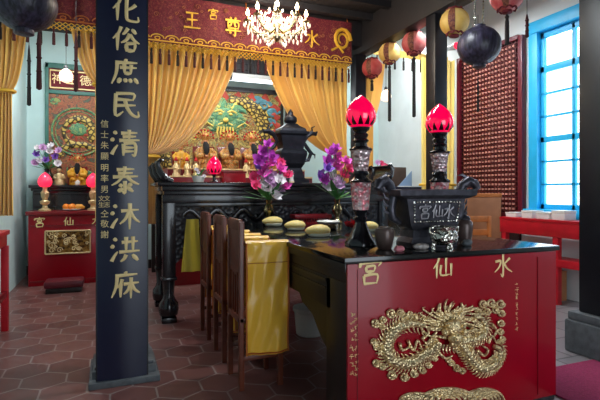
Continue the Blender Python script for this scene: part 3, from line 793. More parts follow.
gilt_lamp('pink lotus lamp on gilt stand at the left of the red side altar', (-.813, 7.15, .98))
gilt_lamp('pink lotus lamp half hidden behind the couplet board', (-.222, 7.15, .98))

# ------------------------------------------------------------------ altar censer and plant
t = thing('tall_censer', 'tall dark bronze censer with two dragon handles and a domed lid on the main altar', 'censer', (1.885, 4.95, 1.335))
def sq(b, prof):
    for (w0, z0), (w1, z1) in zip(prof, prof[1:]):
        lo = [b.b.verts.new((x*w0, y*w0*.8, z0)) for x, y in ((-1, -1), (1, -1), (1, 1), (-1, 1))]
        hi = [b.b.verts.new((x*w1, y*w1*.8, z1)) for x, y in ((-1, -1), (1, -1), (1, 1), (-1, 1))]
        for i in range(4): b.b.faces.new((lo[i], lo[(i+1) % 4], hi[(i+1) % 4], hi[i]))
        b.b.faces.new(lo[::-1]); b.b.faces.new(hi)
    return b
sq(MB(), [(.17, 0), (.17, .04), (.13, .06), (.11, .14), (.1, .17)]).build('foot', IRON, t, smooth=False)
sq(MB(), [(.1, .17), (.13, .22), (.155, .33), (.15, .36), (.12, .39), (.125, .42), (.15, .53), (.17, .55), (.17, .58)]).build('body', IRON, t, smooth=False)
m = MB(); sq(m, [(.15, .58), (.14, .61), (.08, .65), (.06, .67)])
m.lathe([(.05, .67), (.075, .7), (.07, .74), (.035, .77), (.03, .8), (.002, .84)], 16); m.build('lid', IRON, t)
for s in (-1, 1):
    m = MB(); m.tube([(s*.14, 0, .25), (s*.22, 0, .27), (s*.25, 0, .35), (s*.2, 0, .41), (s*.16, 0, .47), (s*.2, 0, .54), (s*.26, 0, .58), (s*.31, 0, .57), (s*.33, 0, .6)], [.015, .022, .026, .024, .022, .026, .03, .024, .008], 8)
    m.tube([(s*.27, 0, .59), (s*.26, 0, .64), (s*.3, 0, .66)], [.012, .009, .004], 6); m.tube([(s*.25, 0, .35), (s*.3, 0, .33), (s*.3, 0, .29)], [.015, .01, .004], 6)
    m.build('dragon_handle', IRON, t)
p = on_y(289, 168, 4.8)
t = thing('porcelain_cup', 'tiny white and gold porcelain figure in front of the tall censer', 'figurine', (p.x, 4.72, 1.335))
MB().lathe([(.025, 0), (.028, .02), (.02, .05), (.026, .08), (.015, .1), (.018, .12), (.004, .14)], 12).build('body', PORC, t); MB().lathe([(.029, .0), (.031, .012), (.028, .02)], 12).build('gilt_band', GOLD, t)
p = on_y(203, 176, 4.85)
t = thing('potted_plant', 'small potted plant with pale green leaves left of the small altar lotus lamp', 'plant', (p.x-.04, 4.88, 1.335))
MB().lathe([(.05, 0), (.065, .05), (.07, .07)], 16).build('pot', PORC, t)
rnd = random.Random(9)
for k in range(16):
    part('leaf', LM, None, t, (0, 0, .06), (rnd.uniform(-1.4, -.2), 0, 2*pi*k/16), rnd.uniform(.09, .14))
for k in range(4): part('flower', FM['white'], None, t, (rnd.uniform(-.06, .06), -.06, .06+rnd.random()*.08), (1.2, 0, 0), .025)

# ------------------------------------------------------------------ offering table (front)
TX0, TX1, TY0, TY1, TH = 1.06, 2.47, 2.04, 4.5, .925
t = thing('offering_table', 'long offering table with black glass top and red lacquered front', 'table', (TX0, TY0, 0))
W_, D_ = TX1-TX0, TY1-TY0
MB().box((-.01, -.02, TH-.03), (W_+.02, D_, TH), .006).build('glass_top', GLASSTOP, t)
MB().box((.0, .0, TH-.075), (W_, D_-.02, TH-.03), .01).box((.02, .02, TH-.13), (W_-.02, D_-.04, TH-.075), .006).build('top_frame', DWOOD, t)
m = MB()
for x in (.02, W_-.05): m.box((x, .2, TH-.3), (x+.03, D_-.1, TH-.13), .004)
for x in (.012, W_-.022): m.box((x, .25, TH-.16), (x+.01, D_-.15, TH-.145)).box((x, .25, TH-.2), (x+.01, D_-.15, TH-.19))
m.box((.1, D_-.08, TH-.3), (W_-.1, D_-.05, TH-.13)); m.build('apron', DWOOD, t)
for x in (.02, W_-.12):
    for y in (.02, D_-.16): MB().box((x, y, 0), (x+.1, y+(.24 if y < 1 else .1), TH-.13), .01).build('leg', DWOOD, t)
m = MB()
for x in (.045, W_-.075):
    m.prism([(.26, TH-.3), (.72, TH-.3), (.66, TH-.36), (.5, TH-.4), (.38, TH-.5), (.26, TH-.56)], .03, 'yz', x)
m.build('brace', DWOOD, t, smooth=False)
MB().box((.02, .0, 0), (W_-.0, .02, TH-.08), .004).build('front_frame', BLACK, t)
fp = MB().box((.008, -.012, .035), (W_-.002, .004, TH-.032), .004).build('front_panel', RED, t)
m = MB().box((W_-.155, -.016, .06), (W_-.15, -.01, TH-.06)).box((.06, -.016, .06), (.064, -.01, TH-.06))
m.build('panel_beading', REDDK, t, smooth=False)
def tl(u, v, dy=-.016): q = on_y(u, v, TY0-.015); return (q.x-TX0, dy, q.z)
for k, u, v in (('gong', 370, 272), ('xian', 442, 268), ('shui', 503, 265)):
    x, y, z = tl(u, v); char(k, .132, GOLDP, t, (x, y, z), .05, 1.1)
x, y, z = tl(352.5, 315); scribble(8, .026, .04, GOLDP, t, (x, -.014, z)); x, y, z = tl(355.5, 320); scribble(9, .022, .034, GOLDP, t, (x+.005, -.014, z))
x, y, z = tl(517, 284); scribble(10, .024, .028, GOLDP, t, (x, -.014, z))
# gold dragon relief
def rp(px, py, dy=-.03):
    x, y, z = tl(365+px/3.633, 290+py/3.633); return Vector((x, dy, z))
RL = bpy.data.objects.new('dragon_relief', None)
def path3(l, k=5): return [rp(*q) for q in smooth_pts(l, k)]
m = MB()
pl = path3([(210, 128), (170, 118), (120, 128), (82, 165), (72, 215), (95, 252), (145, 262), (195, 240), (235, 212), (262, 190)])
m.tube(pl, [.011+.018*min(1, i/10)*(1 if i < len(pl)-8 else 1-.05*(i-len(pl)+8)) for i in range(len(pl))], 12)
pr = path3([(330, 180), (352, 210), (378, 250), (415, 282), (455, 272), (480, 240), (482, 212), (462, 202)])
m.tube(pr, [.025-.014*i/len(pr) for i in range(len(pr))], 12)
pu = path3([(335, 180), (380, 178), (420, 160), (432, 130), (415, 100), (385, 90)])
m.tube(pu, [.022-.01*i/len(pu) for i in range(len(pu))], 12)
rel = m.build('dragon_relief', GOLDS, t)
rel['label'] = 'gilded dragon bodies covered in scales'
m = MB()
def spikes(path, side, l, every=2):
    for i in range(1, len(path)-1, every):
        tg = (path[i+1]-path[i-1]).normalized(); nrm = Vector((-tg.z, 0, tg.x))*side
        a = path[i]+nrm*.02; m.tube([a, a+nrm*l*.6-tg*l*.3, a+nrm*l-tg*l*.8], [.006, .0045, .0015], 5)
spikes(pl, -1, .036, 1); spikes(pl, 1, .03, 2); spikes(pr, -1, .03, 1); spikes(pu, 1, .03, 1); spikes(pr, 1, .035, 1); spikes(pu, -1, .03, 1)
for k in range(30):   # mane
    a = radians(205-230*k/29+random.uniform(-6, 6)); L_ = random.uniform(70, 115)
    c = (308, 118); e = (c[0]+L_*cos(a)*1.15, c[1]-L_*sin(a)*.75); md = (c[0]+.55*L_*cos(a+.25), c[1]-.55*L_*sin(a+.25)*.9)
    m.tube(path3([c, md, e, (e[0]+8, e[1]-8)], 3), [.007, .007, .007, .006, .006, .005, .005, .004, .003, .002], 6)
m.build('mane_and_spines', GOLD, rel)
m = MB()
m.ball(rp(305, 130, -.05), (.055, .035, .045), 14); m.ball(rp(305, 165, -.065), (.042, .035, .032), 14)
for s in (-1, 1):
    m.ball(rp(305+s*24, 122, -.075), .014, 10); m.ball(rp(305+s*26, 112, -.07), (.026, .014, .009), 10)
    m.ball(rp(305+s*12, 166, -.095), .011, 8); m.tube(path3([(305+s*18, 172), (305+s*60, 165), (305+s*85, 190), (305+s*100, 180)], 3), [.008]*5+[.006]*3+[.003]*2, 6)
    m.tube(path3([(305+s*20, 100), (305+s*42, 70), (305+s*38, 45)], 4), [.012]*4+[.009]*3+[.006]*2, 6)
    m.ball(rp(305+s*34, 145, -.06), (.018, .02, .022), 8)
m.ball(rp(305, 190, -.055), (.03, .025, .014), 10)
for k in range(5): m.ball(rp(285+k*10, 182, -.085), (.005, .005, .009), 6)
for k in range(5): m.tube(path3([(280+k*12, 195), (276+k*12, 215), (282+k*12, 228)], 3), [.008, .007, .006, .005, .004, .003, .002], 5)
m.build('dragon_head', GOLD, rel)
m = MB()
for cx, cy, r in ((35, 118, 15), (62, 105, 11), (92, 82, 16), (125, 78, 13), (140, 95, 13), (160, 85, 10), (178, 95, 11), (30, 185, 12), (38, 205, 9), (38, 262, 13), (60, 275, 11), (95, 305, 16), (140, 312, 15), (175, 300, 13), (205, 288, 12), (228, 270, 10), (330, 280, 12), (350, 290, 10), (310, 262, 10),
                  (425, 48, 14), (455, 45, 15), (488, 48, 15), (492, 82, 12), (470, 70, 12), (490, 118, 12), (488, 148, 11), (495, 175, 10), (440, 75, 12), (300, 250, 9), (250, 245, 9), (60, 130, 10)):
    pts = [rp(cx+r*(1.15-i/18)*cos(i*.62), cy+r*(1.15-i/18)*sin(i*.62), -.02-.0008*i) for i in range(18)]
    m.tube(pts, [.0075-.0002*i for i in range(18)], 6); m.ball(rp(cx, cy, -.03), .008, 8)
for l in ([(120, 190), (130, 215), (160, 200)], [(150, 180), (170, 215), (185, 180), (200, 210)], [(40, 230), (55, 215), (48, 190)], [(240, 120), (215, 105), (195, 130), (230, 165), (255, 150)], [(200, 175), (225, 150), (205, 120)], [(215, 195), (250, 175), (270, 205)],
          [(400, 215), (425, 235), (440, 215), (420, 200)], [(440, 190), (455, 165), (470, 190)], [(455, 120), (470, 145), (462, 165)], [(360, 150), (390, 140), (400, 155)], [(262, 225), (285, 245), (310, 235)], [(375, 70), (400, 65), (420, 80)], [(480, 262), (500, 235), (495, 205)], [(430, 295), (465, 290), (490, 265)]):
    q = path3(l, 4); m.tube(q, [.009-.005*i/len(q) for i in range(len(q))], 6)
m.build('cloud_scrolls', GOLD, rel)
m = MB()
for cx, w0, h0 in ((300, 95, 42), (430, 70, 40), (185, 60, 24)):
    for q in range(5):
        s_ = 1-q*.19
        m.tube([rp(cx+w0*s_*cos(a), 398-h0*s_*sin(a), -.022) for a in [pi*i/16 for i in range(17)]], .008, 6)
m.build('wave_relief', GOLD, t)

# ------------------------------------------------------------------ things on the offering table
t = thing('incense_burner', 'large black rectangular incense burner with dragon handles on the offering table', 'incense burner', (1.74, 2.3, TH))
def rect(b, prof, dep=.46):
    for (w0, z0), (w1, z1) in zip(prof, prof[1:]):
        lo = [b.b.verts.new((x*w0, y*w0*dep, z0)) for x, y in ((-1, -1), (1, -1), (1, 1), (-1, 1))]
        hi = [b.b.verts.new((x*w1, y*w1*dep, z1)) for x, y in ((-1, -1), (1, -1), (1, 1), (-1, 1))]
        for i in range(4): b.b.faces.new((lo[i], lo[(i+1) % 4], hi[(i+1) % 4], hi[i]))
        b.b.faces.new(lo[::-1]); b.b.faces.new(hi)
    return b
rect(MB(), [(.16, 0), (.165, .03), (.145, .06), (.14, .1), (.155, .115)]).build('foot', PEWTER, t, smooth=False)
rect(MB(), [(.155, .115), (.165, .13), (.205, .28)]).build('body', PEWTER, t, smooth=False)
m = rect(MB(), [(.205, .28), (.225, .285), (.265, .3), (.27, .33), (.25, .335)]); m.build('rim', PEWTER, t, smooth=False)
m = MB()
yf = lambda z: -(.165+(.205-.165)*(z-.13)/.15)*.46-.006
for k in range(16):
    x = -.145+k*.29/15
    for z in (.15, .262): m.ball((x*(1+.1*(z > .2)), yf(z), z), .007, 6)
for k in range(7):
    for s in (-1, 1): z = .155+k*.017; m.ball((s*(.148+.013*k/7), yf(z), z), .007, 6)
m.build('beaded_border', SILVER, t)
for k, x in (('gong', -.085), ('xian', 0), ('shui', .085)):
    o = char(k, .09, mat('pale_pewter', (150, 146, 150), .35, .7), t, (x, yf(.206)-.004, .206), .055); o.rotation_euler.x = .12  # characters in a paler pewter than the burner body
for s in (-1, 1):
    m = MB(); m.tube([(s*.19, 0, .14), (s*.24, 0, .17), (s*.25, 0, .23), (s*.235, 0, .29), (s*.26, 0, .36), (s*.3, -.01, .385), (s*.34, -.02, .37), (s*.36, -.03, .335)], [.016, .024, .026, .026, .03, .034, .03, .018], 10)
    m.tube([(s*.3, 0, .4), (s*.27, .01, .425), (s*.24, .01, .42)], [.013, .01, .004], 6)
    m.ball((s*.33, -.04, .385), .012, 8); m.tube([(s*.34, -.03, .34), (s*.31, -.03, .32)], [.014, .008], 6)
    for k in range(4): m.tube([(s*.265, 0, .2+k*.04), (s*.29, 0, .21+k*.04), (s*.3, 0, .235+k*.04)], [.01, .007, .003], 5)
    m.build('dragon_handle', PEWTER, t)

t = thing('brown_jar', 'round brown metal jar left of the incense burner', 'jar', (*on_y(384.5, 250, 2.27)[:2], TH))
MB().lathe([(.035, 0), (.04, .006), (.05, .05), (.055, .08), (.054, .09)], 24).build('body', BROWNJ, t)
MB().lathe([(.056, .088), (.057, .095), (.048, .115), (.03, .12), (.03, .124)], 24).build('shoulder', BROWNJ, t)
t = thing('lidded_urn', 'tall brown lidded urn right of the silver bowl', 'urn', (*on_y(464.5, 250, 2.3)[:2], TH))
MB().lathe([(.035, 0), (.036, .01), (.046, .06), (.05, .11), (.046, .135), (.03, .15)], 24).build('body', BROWNJ, t)
MB().lathe([(.034, .148), (.036, .155), (.028, .17), (.012, .178), (.016, .195), (.008, .205)], 20).build('lid', PEWTER, t)
t = thing('silver_bowl', 'silver footed censer bowl in front of the black incense burner', 'bowl', (*on_y(444, 250, 2.11)[:2], TH))
MB().lathe([(.05, .03), (.072, .05), (.078, .075), (.07, .098), (.06, .11), (.068, .128), (.076, .132), (.07, .13), (.055, .11), (.05, .07)], 28).build('bowl', SILVER, t)
for k in range(3):
    a = 2*pi*k/3+.5; MB().tube([(.05*cos(a), .05*sin(a), .045), (.06*cos(a), .06*sin(a), .02), (.055*cos(a), .055*sin(a), 0)], [.014, .012, .012], 8).build('foot', SILVER, t)
for s in (-1, 1): MB().tube([(s*.07, 0, .09), (s*.095, 0, .1), (s*.095, 0, .125), (s*.07, 0, .125)], .006, 6).build('handle', SILVER, t)
def stone(label, u, v, Y, s, m):
    p = on_y(u, v, Y); b = MB()
    r = random.Random(u); b.ball((0, 0, s[2]*.85), s, 14)
    for vv in b.b.verts: vv.co *= 1+r.uniform(-.07, .07); vv.co.z = max(0, vv.co.z)
    o = b.build('offering_stone', m); o.location = (p.x, Y, TH); tag(o, label, 'stone')
stone('small pink stone in front of the brown jar', 399, 250, 2.13, (.032, .022, .018), mat('pink_stone', (190, 110, 120), .4, var=.2))
stone('flat grey patterned stone left of the silver bowl', 421, 250, 2.17, (.05, .03, .02), mat('grey_pebble', (120, 110, 108), .4, rgb2=(190, 180, 175), vscale=40))
stone('rounded grey stone below the lidded urn at the table edge', 467, 250, 2.2, (.036, .026, .022), STONE)

BUNS = [('yellow peach-shaped bun furthest back of the three along the table edge', 273.5, 4.15, .088), ('yellow peach-shaped bun in the middle of the three along the table edge', 296, 3.62, .082), ('yellow peach-shaped bun nearest the camera of the three along the table edge', 319, 3.05, .086),
        ('pale yellow bun behind the nearer lotus lamp', 369, 3.3, .08)]
def bun(label, x, y, s):
    t = thing('peach_bun', label, 'bun', (x, y, TH), 0, 'yellow peach-shaped buns')
    b = MB(); b.ball((0, 0, .52), (1, .78, .5), 20)
    for v in b.b.verts:
        if v.co.x < -.4: f = (-.4-v.co.x)/.6; v.co.x -= .28*f*f; v.co.y *= 1-.4*f
    o = b.build('dough', BUN, t); o.scale = (s, s, s)
    o = MB().lathe([(.62, 0), (.86, .08), (.93, .26), (.9, .3)], 24, sy=.8).build('paper', BUNB, t); o.scale = (s, s, s)
for l, u, Y, s in BUNS:
    q = on_y(u, 191, Y); bun(l, q.x, Y, s)
p = on_y(331, 225, 3.55)
t = thing('glass_dish', 'stacked clear glass dish with a white rim left of the nearer lotus lamp', 'dish', (p.x, 3.6, TH))
MB().lathe([(.07, 0), (.085, .01), (.09, .05), (.095, .06), (.09, .062), (.08, .012)], 28).build('bowl', GLASS, t)
MB().lathe([(.094, .06), (.1, .068), (.094, .074), (.088, .068)], 28).build('rim', PORC, t)
rnd = random.Random(2)
sw = MB()
for k in range(16): a, r = rnd.random()*6.28, rnd.random()*.06; sw.ball((r*cos(a), r*sin(a), .022+rnd.random()*.02), .013, 8)
o = sw.build('sweets', mat('mixed_sweets', (200, 120, 80), .4, rgb2=(230, 210, 160), vscale=30), t); o['kind'] = 'stuff'
p = on_y(345, 222, 3.5)
t = thing('red_cloth_flower', 'crumpled red cloth flower beside the foot of the nearer lotus lamp', 'ornament', (p.x, 3.4, TH))
rm = bloom_mesh(mat('red_cloth', (190, 26, 40), .8), 8)
for k in range(5): part('petals', rm, None, t, (.03*cos(k*1.3), .03*sin(k*1.3), .02+.008*k), (.5*sin(k), .5*cos(k), k), .05)
p = on_y(312, 215, 4.35)
t = thing('offering_stand', 'low dark red carved offering stand in front of the main altar', 'stand', (p.x, 4.38, TH))
MB().box((-.2, -.08, .05), (.2, .08, .09), .006).build('tray', REDDK, t)
m = MB()
for k in range(14): m.box((-.19+k*.0275, -.075, 0), (-.18+k*.0275, -.06, .05))
m.box((-.2, -.08, 0), (.2, .08, .012)); m.build('rail', REDDK, t, smooth=False)

# ------------------------------------------------------------------ chairs with satin cloths
def chair(label, loc, rz=0):
    t = thing('high_backed_chair', label, 'chair', loc, rz, 'wooden chairs along the offering table')
    w, d, h = .33, .29, 1.057
    for y in (0, w-.04): MB().box((0, y, 0), (.034, y+.04, h), .006).build('back_post', WOOD, t)
    MB().box((.004, .03, h-.06), (.03, w-.03, h+.012), .008).build('top_rail', WOOD, t)
    m = MB().box((.01, .03, .76), (.024, w-.03, h-.05), .004)
    m.prism([(.04, .76), (.06, .72), (.1, .735), (w/2, .70), (w-.1, .735), (w-.06, .72), (w-.04, .76)], .014, 'yz', .01); m.build('back_panel', WOOD, t)
    m = MB()
    for y in (.1, .16, .22): m.box((.01, y, .45), (.022, y+.02, .73), .003)
    m.build('back_slats', WOOD, t)
    MB().box((.0, .0, .42), (d, w, .46), .008).build('seat', WOOD, t)
    for y in (0, w-.035): MB().box((d-.035, y, 0), (d, y+.035, .9), .005).build('front_leg', WOOD, t)
    for y in (0, w-.03): MB().box((.02, y, .88), (d+.0, y+.03, .905), .006).build('arm', WOOD, t)
    m = MB()
    for y in (.005, w-.025): m.box((.02, y, .185), (d-.01, y+.02, .215), .003)
    m.box((d-.025, .02, .2), (d-.01, w-.02, .225), .003); m.build('stretcher', WOOD, t)
    return t
def satin(label, x, y, wd, seed, zb=.225):
    t = thing('satin_cloth', label, 'cloth', (x, y, zb), 0, 'gold satin cloths over the chair arms')
    H = .925-zb
    def wav(a, z): return .016*sin(a*7+seed+z*2)*(1-z/H*.7)+.008*sin(a*13+z*11+seed)*(.3+abs(a-.5))+.006*sin((a-z)*16+seed)
    def f(a, b):
        # front fall, over the arm, short back fall
        if b < .8: q = b/.8; return (wd*a, -.022+wav(a, q*H)*.8-.004, q*H-.006*abs(sin(pi*a)) if q < .05 else q*H)
        q = (b-.8)/.2; an = q*pi
        if q < .5: an = q*2*pi; return (wd*a, .015-.037*cos(an)+(-.0), H+.012*sin(an)*(1))
        return (wd*a, .052, H-(q-.5)*2*.3)
    MB().grid(f, 26, 40).build('cloth', SATIN, t)
    m = MB()
    for a in (.015, .985): m.tube([Vector(f(a, b/30*.8))+Vector((0, -.004, 0)) for b in range(31)], .006, 5)
    m.tube([Vector(f(a/16, .012))+Vector((0, -.004, 0)) for a in range(17)], .006, 5)
    m.build('piping', PIPING, t)
    MB().tube([Vector(f(a/16, .655))+Vector((0, -.002, 0)) for a in range(17)], .0025, 4).build('seam', PIPING, t)
    return t
for i, (x, y, l) in enumerate(((.745, 2.85, 'high-backed wooden chair nearest the camera beside the offering table'),
                            (.755, 3.37, 'middle of the three high-backed wooden chairs beside the offering table'),
                            (.752, 3.93, 'high-backed wooden chair furthest from the camera beside the offering table'))):
    chair(l, (x, y, 0), 0)
    wd = .285
    satin(('gold satin cloth hanging to shin height on the nearest chair, facing the camera', 'gold satin cloth on the near arm of the middle chair', 'gold satin cloth on the near arm of the furthest chair')[i], x+.036, y+.0, wd if i == 0 else .25, i*2.1)
    satin(('gold satin cloth on the far arm of the nearest chair', 'gold satin cloth on the far arm of the middle chair', 'gold satin cloth on the far arm of the furthest chair')[i], x+.036, y+.3, .25, i*1.3+5, .3)
# cloth hanging from the altar
def f(a, b): return (.17*a*(.6+.4*min(1, b*1.6))+.05*(1-b)*0-.08*(1-a)*0+.03*b, -.012+.02*sin(a*9+b*2)*(1-.6*b), .5*b)
t = thing('altar_cloth', 'olive gold cloth hanging under the left of the main altar', 'cloth', (*on_y(181, 272, 4.56)[:2], on_y(181, 272, 4.56).z))
MB().grid(lambda a, b: (.19*a*(1-.15*b)+.05*b*(1-a), -.012+.015*sin(a*9+b*2), .5*b), 16, 12).build('drape', mat('olive_gold_satin', (170, 150, 50), .4, bump='noise', bscale=10, bstr=.3), t)
t = thing('white_bin', 'white plastic tub on the floor under the offering table', 'tub', (1.62, 3.78, 0))
MB().lathe([(.11, 0), (.12, .01), (.14, .22), (.13, .22)], 24).build('body', WHITE, t); MB().lathe([(.14, .2), (.15, .21), (.15, .24), (.13, .245)], 24).build('rim', WHITE, t)

# ------------------------------------------------------------------ left bay: side altar
SX = -.52
t = thing('side_altar_table', 'red lacquered side altar table with a gilt carved panel', 'altar', (SX, 7.0, 0))
MB().box((-.47, 0, .0), (.47, .4, .93), .008).build('body', RED, t)
MB().box((-.5, -.03, .93), (.5, .42, .98), .01).build('top', REDDK, t)
MB().box((-.27, -.025, .42), (.27, 0.0, .72)).build('carved_panel', mat('gilt_carving', (176, 130, 60), .4, .7, bump='voronoi', bscale=24, bstr=1, rgb2=(60, 30, 18), vscale=24), t, smooth=False)
m = MB()
rnd = random.Random(11)
for k in range(26):
    x, z = rnd.uniform(-.24, .24), rnd.uniform(.45, .69); r = rnd.uniform(.02, .045)
    m.tube([(x+r*(1-i/14)*cos(i*.7), -.03, z+r*(1-i/14)*sin(i*.7)) for i in range(12)], .007, 5)
for z in (.42, .72): m.tube([(-.27, -.028, z), (.27, -.028, z)], .01, 6)
for x in (-.27, .27): m.tube([(x, -.028, .42), (x, -.028, .72)], .01, 6)
m.build('gilt_scrolls', GOLD, t)
for k, x in (('gong', -.34), ('xian', 0), ('shui', .35)): char(k, .14, GOLDP, t, (x, -.012, .84), .055)
m = MB()
for z in (.05, .78): m.box((-.45, -.008, z), (.45, 0.0, z+.02))
m.build('moulding', REDDK, t, smooth=False)
t = thing('high_side_altar', 'black wooden high altar behind the red side altar table', 'altar', (SX, 7.46, 0))
MB().box((-.53, -.03, 1.29), (.53, .45, 1.336), .012).box((-.5, -.01, 1.25), (.5, .45, 1.29), .01).build('top', BLACK, t)
MB().box((-.48, .01, 0), (.48, .44, 1.25), .008).build('body', BLACK, t)
m = MB()
for z in (1.02, 1.2): m.box((-.46, 0, z), (.46, .012, z+.02))
m.build('moulding', BLACK, t, smooth=False)
bouquet('dark vase of purple and white flowers on the black side altar', (-.83, 7.62, 1.336), [(.05, 0), (.05, .01), (.07, .08), (.06, .16), (.04, .2), (.05, .23)],
        [(c, dx, -.02, dz, .07) for c, dx, dz in (('white', -.1, .1), ('violet', -.15, .2), ('white', .02, .24), ('lilac', -.06, .3), ('violet', .1, .18), ('white', .13, .08), ('lilac', -.16, .08), ('violet', -.02, .12), ('white', .05, .32), ('lilac', .15, .26), ('white', -.12, .28))], BLACK, 8)
def small_deity():
    t = statue('small deity statue in a yellow robe with red crown on the black side altar', (-.445, 7.66, 1.336), .66, ROBEY, True, group='side altar deities')
small_deity()
t = thing('gilt_immortal', 'small gilt seated figure left of the yellow-robed side altar deity', 'statue', (-.68, 7.6, 1.336))
m = MB(); m.lathe([(.07, 0), (.075, .03), (.06, .1), (.05, .15), (.02, .18)], 14); m.ball((0, -.01, .215), (.032, .034, .04), 10)
for s in (-1, 1): m.tube([(s*.045, 0, .15), (s*.07, -.03, .1), (s*.02, -.06, .09)], .016, 6)
m.build('body', GOLD, t); MB().lathe([(.034, .235), (.036, .25), (.01, .275)], 10).build('hat', BEARD, t)
t = thing('silver_emblem', 'small white and silver emblem at the feet of the side altar deity', 'ornament', (-.435, 7.49, 1.336))
MB().ball((0, 0, .035), (.035, .012, .035), 14).build('disc', PORC, t); MB().box((-.04, -.015, 0), (.04, .015, .012), .003).build('base', SILVER, t)
t = thing('fruit_plate', 'white plate on the red side altar carrying oranges', 'plate', (-.485, 7.14, .98))
MB().lathe([(.05, 0), (.06, .006), (.12, .022), (.118, .026), (.05, .01)], 24).build('dish', PORC, t)
for i, (dx, dy, l) in enumerate(((-.07, 0, 'leftmost orange on the side altar plate'), (.0, .055, 'orange at the back of the side altar plate'), (.0, -.055, 'orange at the front of the side altar plate'))):
    o = MB().ball((0, 0, .044), (.046, .046, .042), 16).ball((0, 0, .086), (.005, .005, .004), 6).build('orange', ORANGE); o.location = (-.485+dx, 7.14+dy, .99); tag(o, l, 'fruit', 'oranges on the side altar')
b = MB(); b.tube([(-.07, 0, .035), (-.03, -.005, .05), (.03, -.005, .05), (.07, 0, .035)], [.012, .034, .034, .012], 12)
o = b.build('long_fruit', mat('yellow_fruit_skin', (232, 160, 60), .4, var=.1)); o.location = (-.395, 7.13, .985); tag(o, 'long orange yellow fruit at the right of the side altar plate', 'fruit')
t = thing('kneeling_stool', 'low dark red padded kneeling stool before the side altar', 'stool', (-.525, 6.55, 0))
MB().box((-.22, -.15, .06), (.22, .15, .15), .03).build('pad', mat('maroon_vinyl', (92, 22, 34), .4), t); MB().box((-.2, -.13, 0), (.2, .13, .06), .006).build('base', DWOOD, t)
# painting
t = thing('side_altar_mural', 'painted panel with green frame and red name plaque over the side altar', 'painting', (-.45, 7.93, 1.37))
GF = mat('green_frame_paint', (54, 104, 92), .5, var=.15)
m = MB().box((-.45, -.03, 0), (-.4, .03, 1.8), .006).box((.4, -.03, 0), (.45, .03, 1.8), .006).box((-.45, -.03, 1.72), (.45, .03, 1.8), .006).box((-.4, -.025, 1.34), (.4, .03, 1.4), .006)
m.build('frame', GF, t)
MB().box((-.4, -.005, 0), (.4, .03, 1.34)).build('ground', multi_mat('painted_orange_ground', [(150, 66, 44), (120, 84, 50), (170, 92, 56), (96, 60, 44), (70, 90, 70)], 7, .6), t, smooth=False)
MB().box((-.4, -.008, 1.4), (.4, .03, 1.72)).build('plaque', MAROONP, t, smooth=False)
m = MB().tube([(-.38, -.02, 1.43), (.38, -.02, 1.43), (.38, -.02, 1.69), (-.38, -.02, 1.69), (-.38, -.02, 1.43)], .012, 6); m.build('plaque_border', GOLDP, t)
for c, x in zip('神正德福', (-.28, -.09, .1, .28)): type_char(c, .17, GOLDP, t, (x, -.012, 1.56))
m = MB().tube(arc(0.0, .78, .36, .36, 0, 360, 40, -.01), .016, 8); m.tube(arc(0, .78, .31, .31, 0, 360, 40, -.01), .007, 6); m.build('medallion_ring', GREEN, t)
m = MB(); m.tube(arc(0, .78, .2, .2, -40, 250, 20, -.012), [.05+.02*sin(i*.3) for i in range(21)], 8, flat=(1, .25)); m.tube(arc(.02, .45, .26, .14, 10, 200, 14, -.012), .045, 8, flat=(1, .25)); m.build('dragon_coil', SCALE, t)
m = MB(); m.ball((.0, -.012, .82), (.13, .02, .1), 12)
for cx, cz in ((-.32, 1.22), (.32, 1.22), (-.3, .3), (.3, .28), (-.1, .2), (.12, .14)): m.tube([(cx+.07*(1-i/18)*cos(i*.7), -.012, cz+.05*(1-i/18)*sin(i*.7)) for i in range(14)], .016, 6, flat=(1, .4))
m.build('cloud_scrolls', GREEN, t)
m = MB(); 
for k in range(10): a = 2*pi*k/10; m.tube([(.1*cos(a), -.015, .8+.1*sin(a)), (.17*cos(a+.2), -.015, .8+.17*sin(a+.2))], [.02, .004], 6, flat=(1, .4))
m.build('flames', PRED, t)
# red side table, far left
t = thing('red_side_table', 'red painted table with a low rail at the far left edge', 'table', (-1.14, 3.9, 0))
MB().box((0, 0, .86), (.3, 1.03, .9), .006).box((.02, .02, .76), (.28, 1.01, .86), .004).build('top', REDPAINT, t)
for x in (0.01, .24):
    for y in (.01, .96): MB().box((x, y, 0), (x+.055, y+.055, .76), .004).build('leg', REDPAINT, t)
m = MB()
for x in (.02, .255): m.box((x, .0, .3), (x+.03, 1.06, .36), .004)
m.build('rail', REDDK, t)

